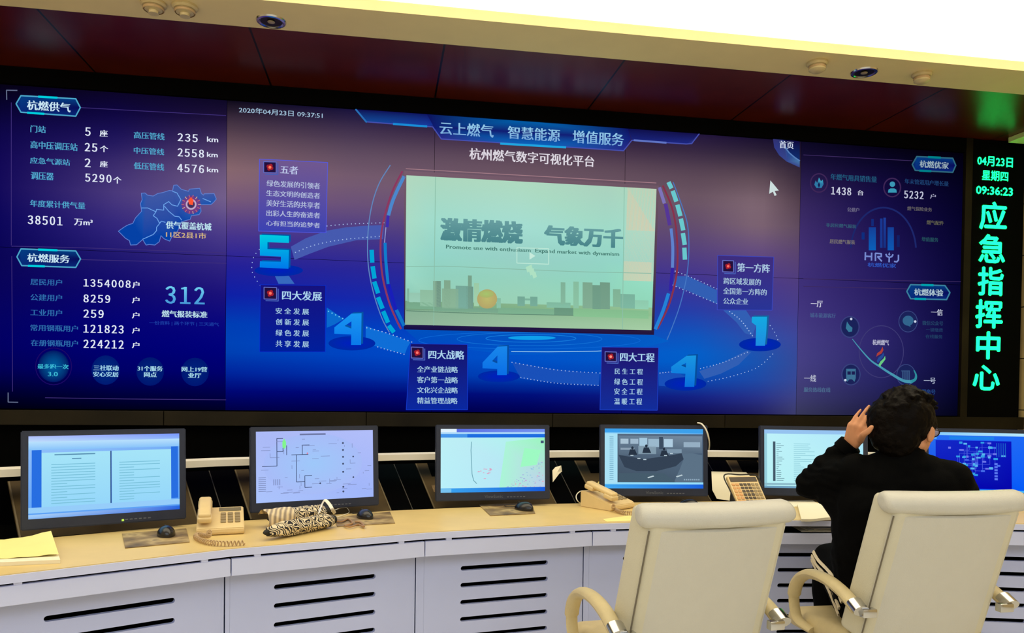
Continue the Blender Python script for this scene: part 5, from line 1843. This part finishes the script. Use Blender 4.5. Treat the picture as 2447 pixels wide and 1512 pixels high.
def chair(loc, rz, ztop, label, group='cream office chairs'):
    t = thing('office_chair', label, 'chair', loc, math.radians(rz), group=group)
    # seat
    bm = rbox((-0.255, -0.22, 0.385), (0.255, 0.28, 0.475), 0.035)
    for v in bm.verts:
        v.co.z += 0.015 * (1 - (v.co.x / 0.255) ** 2) * (1 if v.co.z > .43 else 0) - 0.03 * max(0, v.co.y - .12) / .16 * (1 if v.co.z > .43 else .3)
    part('seat', bm, M['leather_tan'], t)
    # reclined back, built upright then leaned
    H = 0.56
    lean = math.radians(19)
    top_z = ztop
    by = -0.205
    bz = top_z - H * math.cos(lean)
    B4 = Matrix.Translation((0, by, bz)) @ Matrix.Rotation(lean, 4, 'X')
    bm = rbox((-0.255, -0.005, 0.0), (0.255, 0.09, H - 0.02), 0.022, 4)
    for v in bm.verts:
        k = v.co.z / H
        f = min(max((v.co.y + .005) / .095, 0), 1)
        v.co.x *= (0.915 + 0.12 * f) * (1.02 - 0.02 * k)
        v.co.y += 0.018 * (v.co.x / 0.26) ** 2
    bmesh.ops.transform(bm, matrix=B4, verts=bm.verts[:])
    part('backrest', bm, M['leather_lit_side'], t)
    # rear panel lying flush on the back, with a welt seam round it
    pw = lambda k: 0.238 - 0.003 * k
    N_ = 10
    bm = bmesh.new()
    rows = []
    for i in range(N_ + 1):
        u = i / N_ * 2 - 1
        yb = 0.018 * u * u
        edge = 0.007 if abs(u) > .99 else 0.0
        rows.append([bm.verts.new((pw(0) * u, yb - .007 + edge, 0.01)), bm.verts.new((pw(1) * u, yb - .007 + edge, H - 0.07)), bm.verts.new((pw(1) * u, yb + .004, H - 0.066)), bm.verts.new((pw(0) * u, yb + .004, 0.006))])
    for A_, B_ in zip(rows, rows[1:]):
        for q in range(4):
            bm.faces.new((A_[q], A_[(q + 1) % 4], B_[(q + 1) % 4], B_[q]))
    bm.faces.new(rows[0][::-1])
    bm.faces.new(rows[-1])
    bmesh.ops.transform(bm, matrix=B4, verts=bm.verts[:])
    part('rear_panel', bm, M['leather'], t)
    bm = sweep(bmesh.new(), [B4 @ V(q) for q in [(-pw(0) - .001, 0.012, 0.01), (-pw(1) - .001, 0.012, H - 0.069)]], 0.0028, seg=6)
    part('piping', bm, M['welt'], t)
    # padded roll along the top
    bm = bmesh.new()
    xs = [-0.266, -0.264, -0.258, -0.245, -0.2, -0.1, 0, 0.1, 0.2, 0.245, 0.258, 0.264, 0.266]
    rs = [0.014, 0.022, 0.029, 0.0335, 0.035, 0.0355, 0.036, 0.0355, 0.035, 0.0335, 0.029, 0.022, 0.014]
    sweep(bm, [B4 @ V((x * .985, 0.036 + .016 * (x / .26) ** 2, H - 0.036)) for x in xs], [r * 1.42 for r in rs], rs, 24, side=B4.to_3x3() @ V((0, 1, 0)))
    part('top_roll', bm, M['leather'], t)
    for s in (-1, 1):
        x = s * 0.288
        pth = catmull([(x, -0.25, top_z - 0.395), (x, -0.165, top_z - 0.358), (x, -0.06, top_z - 0.338), (x, 0.05, top_z - 0.346), (x, 0.125, top_z - 0.388), (x, 0.155, top_z - 0.45), (x * .99, 0.15, top_z - 0.515), (x * .97, 0.125, top_z - 0.55), (x * .9, 0.07, top_z - 0.568)], 7)
        n = len(pth)
        arm = part('armrest', sweep(bmesh.new(), pth, [0.027 if k < n * .62 else 0.022 for k in range(n)], [0.019 if k < n * .62 else 0.013 for k in range(n)], 14, side=(1, 0, 0)), M['leather_tan'], t)
        q0 = V((x, -0.26, top_z - 0.39))
        bm = sweep(bmesh.new(), [q0 + V((0, -0.012, -0.004)), q0 + V((0, 0.03, 0.016))], 0.0285, 0.0205, 14, side=(1, 0, 0))
        part('chrome_cap', bm, M['chrome'], arm)
        bm = bmesh.new()
        box(bm, (min(s * 0.235, x), -0.282, top_z - 0.416), (max(s * 0.235, x), -0.254, top_z - 0.386), 0.004, 2)
        part('bracket', bm, M['chrome'], arm)
        bm = box(bmesh.new(), (min(s * .12, s * .285), 0.03, 0.355), (max(s * .12, s * .285), 0.11, 0.385), 0.004, 2)
        part('arm_mount', bm, M['chrome'], t)
    part('gas_column', lathe(bmesh.new(), [(0, .11), (.03, .11), (.03, .24), (.022, .24), (.022, .37), (.09, .372), (.09, .384), (0, .384)], 24), M['chrome'], t)
    for k in range(5):
        a = math.radians(k * 72 + 20)
        d = V((math.cos(a), math.sin(a), 0))
        bm = sweep(bmesh.new(), [d * 0.02 + V((0, 0, .125)), d * 0.16 + V((0, 0, .105)), d * 0.29 + V((0, 0, .075))], [.026, .022, .016], [.02, .017, .013], 10, side=d.cross(V((0, 0, 1))))
        lg = part('leg', bm, M['chrome'], t)
        bm = bmesh.new()
        for o_ in (-0.013, 0.013):
            rr = bmesh.ops.create_cone(bm, cap_ends=True, segments=18, radius1=.029, radius2=.029, depth=.018)
            bmesh.ops.transform(bm, matrix=Matrix.Translation(d * .29 + d.cross(V((0, 0, 1))) * o_ + V((0, 0, .0295))) @ d.cross(V((0, 0, 1))).to_track_quat('Z', 'Y').to_matrix().to_4x4(), verts=rr['verts'])
        box(bm, (-0.006, -0.016, -0.01), (0.006, 0.016, 0.045), mx=Matrix.Translation(d * .29 + V((0, 0, .03))) @ Matrix.Rotation(a, 4, 'Z'))
        part('caster', bm, M['rubber'], lg)
    return t


def chair_at(px, py, dep, rz, label):
    q = at_depth(px, py, dep)
    back = Matrix.Rotation(math.radians(rz), 3, 'Z') @ V((0, -0.205 - 0.56 * math.sin(math.radians(19)) + 0.02, 0))
    o = q - back
    return chair((o.x, o.y, 0), rz, q.z, label), o


CH1, _ = chair_at(1727, 1216, 2.33, 6, 'empty cream leather office chair standing left of the person')
CH2, C2O = chair_at(2298, 1188, 2.53, 0, 'cream leather office chair the person in black sits on')

# ================================================================== THE PERSON
DD = at_depth
FH = V((FW.x, FW.y, 0)).normalized()
RH = V((FH.y, -FH.x, 0))
ZU = V((0, 0, 1))
pel = DD(2125, 1418, 2.86)
wai = DD(2112, 1325, 2.85)
che = DD(2135, 1215, 2.82)
shL, shR = DD(2046, 1132, 2.84), DD(2274, 1152, 2.78)
elL, wrL = DD(1936, 1160, 3.0), DD(2030, 1064, 2.92)
elR, wrR = DD(2312, 1245, 3.0), DD(2290, 1243, 3.27)
nk0, nk1 = DD(2145, 1105, 2.82), DD(2158, 1062, 2.82)
hpL, hpR = DD(2055, 1440, 2.88), DD(2165, 1436, 2.86)
knL, knR = DD(1985, 1338, 3.23), DD(2100, 1375, 3.27)
anL, anR = knL + FH * -0.02 + V((0, 0, -knL.z + 0.10)), knR + FH * 0.0 + V((0, 0, -knR.z + 0.10))
ftL, ftR = anL + FH * 0.15 + V((0, 0, -.06)), anR + FH * 0.15 + V((0, 0, -.06))
sdir = (shR - shL).normalized()
HD = DD(2171, 1019, 2.82)
yw = math.radians(58)
fdir = (RH * math.sin(yw) + FH * math.cos(yw) - ZU * 0.12).normalized()
sid = (RH * math.cos(yw) - FH * math.sin(yw)).normalized()      # the person's right
hup = sid.cross(fdir).normalized()
HM = Matrix((sid, fdir, hup)).transposed()
hp = lambda s, f, u: HD + sid * s + fdir * f + hup * u


def trunk(bm, g):
    cone(bm, pel - sdir * .075, pel + sdir * .075, .115 + g, .115 + g, 20)
    cone(bm, wai - sdir * .065, wai + sdir * .065, .108 + g, .108 + g, 20)
    cone(bm, che - sdir * .085, che + sdir * .085, .112 + g, .112 + g, 20)
    for s in (-1, 1):
        cone(bm, pel + sdir * .07 * s, wai + sdir * .062 * s, .11 + g, .106 + g, 18)
        cone(bm, wai + sdir * .062 * s, che + sdir * .085 * s, .106 + g, .112 + g, 18)
    uc = (shL + shR) / 2 - ZU * .03
    cone(bm, uc - sdir * .11, uc + sdir * .11, .085 + g, .085 + g, 20)
    for s in (-1, 1):
        cone(bm, che + sdir * .085 * s, uc + sdir * .1 * s, .11 + g, .085 + g, 18)
    cone(bm, nk0 - ZU * .035, shL - ZU * .002, .07 + g, .052 + g, 18)
    cone(bm, nk0 - ZU * .035 + RH * .035, shR + ZU * .004, .078 + g, .056 + g, 18)


# one continuous body: head, neck, trunk, arms with hands, legs
bm = bmesh.new()
trunk(bm, -0.012)
chain(bm, [nk0 - ZU * .03, nk0, nk1, hp(0, -.02, -.05)], [.06, .055, .054, .056])
ball(bm, hp(0, -.008, .012), (.074, .094, .1), HM, 28, 18)
ball(bm, hp(0, .03, -.04), (.062, .062, .072), HM, 24, 16)
cone(bm, hp(0, .04, -.06), hp(0, .078, -.098), .045, .022)
for s in (-1, 1):
    cone(bm, hp(s * .045, -.005, -.06), hp(s * .012, .074, -.1), .026, .018)
    ball(bm, hp(s * .036, .066, -.028), (.02, .018, .016), HM, 14, 10)
    # ear
    ball(bm, hp(s * .083, .004, -.024), (.009, .021, .031), HM @ Matrix.Rotation(math.radians(-12), 3, 'X'), 16, 12)
    ball(bm, hp(s * .088, -.006, -.01), (.006, .011, .02), HM, 12, 10)
chain(bm, [hp(0, .09, .012), hp(0, .104, -.018), hp(0, .113, -.032)], [.01, .011, .013])
for s in (-1, 1):
    ball(bm, hp(s * .011, .103, -.035), .009, None, 12, 8)
ball(bm, hp(0, .094, -.062), (.022, .009, .006), HM, 14, 8)
ball(bm, hp(0, .092, -.071), (.018, .009, .007), HM, 14, 8)
for a, b_, c_ in ((shL, elL, wrL), (shR, elR, wrR)):
    chain(bm, [a, a.lerp(b_, .4), b_, b_.lerp(c_, .35), c_], [.052, .05, .04, .04, .027])
for a, b_, c_, d_ in ((hpL, knL, anL, ftL), (hpR, knR, anR, ftR)):
    chain(bm, [a, b_, b_.lerp(c_, .35), c_], [.078, .055, .056, .036])
    chain(bm, [c_ - ZU * .03, d_], [.035, .028])


def hand(bm, wr, kn, e2, e3, thumb, curl, spread=1.0):
    """wr wrist, kn middle knuckle, e2 towards the index side, e3 out of the palm"""
    h = (kn - wr).normalized()
    e2 = (e2 - h * e2.dot(h)).normalized()
    e3 = (e3 - h * e3.dot(h) - e2 * e3.dot(e2)).normalized()
    for k, (off, lens, rr, back) in enumerate([(.031, (.042, .024, .019), .0088, .004), (.0105, (.046, .028, .02), .009, 0), (-.0105, (.042, .026, .019), .0086, .005), (-.030, (.033, .019, .016), .0076, .014)]):
        m0 = kn + e2 * off - h * back
        cone(bm, wr + e2 * off * .55, m0, .0145, .0115, 12)
        cone(bm, wr.lerp(m0, .5) + e3 * .006, m0 - e3 * -.003, .012, .010, 10)
        p_, dr = m0, (h + e2 * off * 2.4 * spread).normalized()
        r0 = rr
        for j, L in enumerate(lens):
            ang = curl[k] * (1.0, 0.85, 0.6)[j]
            dr = (dr * math.cos(ang) + e3 * math.sin(ang)).normalized()
            q_ = p_ + dr * L
            cone(bm, p_, q_, r0, r0 * .92, 10)
            p_, r0 = q_, r0 * .92
    t0 = wr + h * .022 + e2 * .022 + e3 * .006
    chain(bm, [wr + h * .01 + e2 * .008, t0, *thumb], [.014, .0145, .0118, .0105, .0085][:2 + len(thumb)])


e2 = (RH * .62 - FH * .78)
e3 = (RH * .80 + FH * .60)
knL_ = DD(2053, 1017, 2.855)
wr_in = DD(2035, 1058, 2.90)
hand(bm, wr_in, knL_, e2, e3, [DD(2064, 1037, 2.80), DD(2075, 1030, 2.775), DD(2083, 1020, 2.762)], (.42, .45, .48, .52), .3)
wq = wrR + FH * .03 - ZU * .0
hand(bm, wq, wq + FH * .09 - RH * .02 - ZU * .006, -RH, -ZU, [wq + FH * .05 - RH * .045 - ZU * .006, wq + FH * .08 - RH * .055 - ZU * .012, wq + FH * .1 - RH * .052 - ZU * .014], (.2, .22, .24, .26))
person = link('person', fuse(bm, 'person', 0.0048, 3), None, M['skin'])
tag(person, 'person in black jacket seen from behind, raised left hand propping the tilted head', 'person')

# jacket: trunk, sleeves, collar, cuffs; creased with noise
bm = bmesh.new()
trunk(bm, 0.014)
chain(bm, [shL, shL.lerp(elL, .45), elL, elL.lerp(wrL, .4), wrL.lerp(elL, .1)], [.076, .07, .056, .056, .043])
chain(bm, [shR, shR.lerp(elR, .45), elR, elR.lerp(wrR, .4), wrR.lerp(elR, .06)], [.078, .072, .058, .056, .042])
chain(bm, [nk0 - ZU * .03 + RH * .01, nk0 + ZU * .004 + RH * .012, nk0.lerp(nk1, .38) + RH * .006], [.1, .09, .083])
cone(bm, elL.lerp(shL, .3) - ZU * .022, che - sdir * .135 - ZU * .03, .05, .075)
jm = fuse(bm, 'jacket', 0.009, 3)
for v in jm.vertices:
    n = noise.noise(v.co * 14) * .006 + noise.noise(v.co * 31 + V((3, 1, 7))) * .004
    arm = min((v.co - elL).length, (v.co - shL.lerp(elL, .5)).length, (v.co - elL.lerp(wrL, .5)).length)
    if arm < .11:
        n += math.sin(v.co.z * 190 + noise.noise(v.co * 12) * 6) * .0032
    v.co += v.normal * n
link('jacket', jm, person, M['jacket'])
bm = bmesh.new()
d = (wrL - elL).normalized()
sweep(bm, [wrL - d * .034, wrL - d * .028, wrL + d * .006, wrL + d * .01], [.040, .046, .044, .038], seg=26)
part('cuff', bm, M['jacket'], person)
bm = bmesh.new()
d = (wrR - elR).normalized()
sweep(bm, [wrR - d * .03, wrR - d * .025, wrR + d * .008, wrR + d * .012], [.038, .044, .042, .036], seg=26)
part('cuff', bm, M['jacket'], person)

# trousers with three stripes along the left leg
bm = bmesh.new()
cone(bm, pel - sdir * .075 - ZU * .01, pel + sdir * .075 - ZU * .01, .122, .122, 20)
for a, b_, c_ in ((hpL, knL, anL), (hpR, knR, anR)):
    chain(bm, [a, b_, b_.lerp(c_, .4), c_], [.094, .074, .07, .056])
tm = fuse(bm, 'trousers', 0.009, 3)
for v in tm.vertices:
    v.co += v.normal * (noise.noise(v.co * 16) * .006)
tro = link('trousers', tm, person, M['trousers'])
ax = (knL - hpL).normalized()
out_ = (-RH * .82 + ZU * .1 - FH * .3)
out_ = (out_ - ax * out_.dot(ax)).normalized()
tan_ = ax.cross(out_)
for k in range(3):
    bm = bmesh.new()
    A_, B_ = [], []
    for i in range(15):
        s = -0.2 + 1.25 * i / 14
        r = .094 + (.074 - .094) * s + .004
        for lst, w_ in ((A_, -.006), (B_, .006)):
            ang = (k - 1) * .27 + w_ / r + .12 * math.sin(s * 5)
            lst.append(hpL.lerp(knL, s) + out_ * math.cos(ang) * r + tan_ * math.sin(ang) * r)
    P1 = [bm.verts.new(q) for q in A_]
    P2 = [bm.verts.new(q) for q in B_]
    ctr = [hpL.lerp(knL, -0.2 + 1.25 * i / 14) for i in range(15)]
    Q1 = [bm.verts.new(q - (q - c_).normalized() * .006) for q, c_ in zip(A_, ctr)]
    Q2 = [bm.verts.new(q - (q - c_).normalized() * .006) for q, c_ in zip(B_, ctr)]
    for i in range(14):
        bm.faces.new((P1[i], P1[i + 1], P2[i + 1], P2[i]))
        bm.faces.new((Q1[i], Q2[i], Q2[i + 1], Q1[i + 1]))
        bm.faces.new((P1[i], Q1[i], Q1[i + 1], P1[i + 1]))
        bm.faces.new((P2[i], P2[i + 1], Q2[i + 1], Q2[i]))
    part('side_stripe', bm, M['stripe'], tro)
for a_, f_ in ((anL, ftL), (anR, ftR)):
    bm = bmesh.new()
    chain(bm, [a_ - ZU * .045 - FH * .02, f_ - ZU * .002], [.05, .038])
    link('shoe', fuse(bm, 'shoe', .008, 4), person, M['rubber'])

# hair: full, ruffled, covering the back of the head down to the nape
bm = bmesh.new()
ball(bm, hp(-.004, -.03, .026), (.1, .114, .108), HM, 30, 20)
ball(bm, hp(-.01, -.062, -.03), (.088, .082, .09), HM, 26, 18)
ball(bm, hp(.064, .03, .02), (.02, .03, .03), HM, 18, 12)
ball(bm, HD - RH * .072 + ZU * .022 - FH * .01, (.082, .085, .085), None, 22, 14)
ball(bm, HD - RH * .05 - ZU * .03 - FH * .02, (.085, .08, .08), None, 22, 14)
ball(bm, hp(0, -.07, -.075), (.064, .05, .05), HM, 22, 14)
ball(bm, hp(-.02, -.02, .06), (.085, .095, .085), HM, 22, 14)
random.seed(4)
for k in range(90):
    th, ph = random.uniform(0, 2 * math.pi), random.uniform(.35, 1.45)
    dv = V((math.cos(th) * math.cos(ph), math.sin(th) * math.cos(ph), math.sin(ph)))
    if (dv.y > .55 and dv.z < .5) or dv.x > .6:
        continue
    b0 = hp(dv.x * .088, -.026 + dv.y * .1, .028 + dv.z * .1)
    tg = V((random.uniform(-1, 1), random.uniform(-1, .6), random.uniform(-.8, .3)))
    tg = sid * tg.x + fdir * tg.y + hup * tg.z
    nn = sid * dv.x + fdir * dv.y + hup * dv.z
    tg = (tg - nn * tg.dot(nn)).normalized()
    cone(bm, b0, b0 + tg * random.uniform(.025, .05) + nn * random.uniform(.004, .014), .016, .007, 10)
hm = fuse(bm, 'hair', .0055, 2)
for v in hm.vertices:
    v.co += v.normal * (noise.noise(v.co * 40) * .004 + noise.noise(v.co * 95) * .0025)
link('hair', hm, person, M['hair'])

# spectacles and eyes
bm = bmesh.new()
for s in (-1, 1):
    c_ = hp(s * .034, .102, -.008)
    ring_ = [c_ + sid * math.cos(a * math.pi / 10) * .026 + hup * math.sin(a * math.pi / 10) * .019 - fdir * abs(math.cos(a * math.pi / 10)) * .002 for a in range(21)]
    sweep(bm, ring_, .0018, seg=6, cap=False)
sweep(bm, [hp(-.009, .104, -.005), hp(0, .107, -.003), hp(.009, .104, -.005)], .0016, seg=6)
gl = part('glasses', bm, M['rubber'], person)
for s in (-1, 1):
    part('temple_arm', sweep(bmesh.new(), catmull([hp(s * .06, .1, -.004), hp(s * .074, .085, -.004), hp(s * .083, .02, -.006), hp(s * .084, -.012, -.02)], 5), .002, seg=6), M['rubber'], gl)
    bm = bmesh.new()
    ball(bm, hp(s * .034, .102, -.008), (.0245, .0016, .0178), HM, 18, 10)
    part('lens', bm, M['lens'], gl)
    bm = bmesh.new()
    ball(bm, hp(s * .032, .077, -.008), .0135, None, 14, 10)
    part('eye', bm, M['eye'], person)
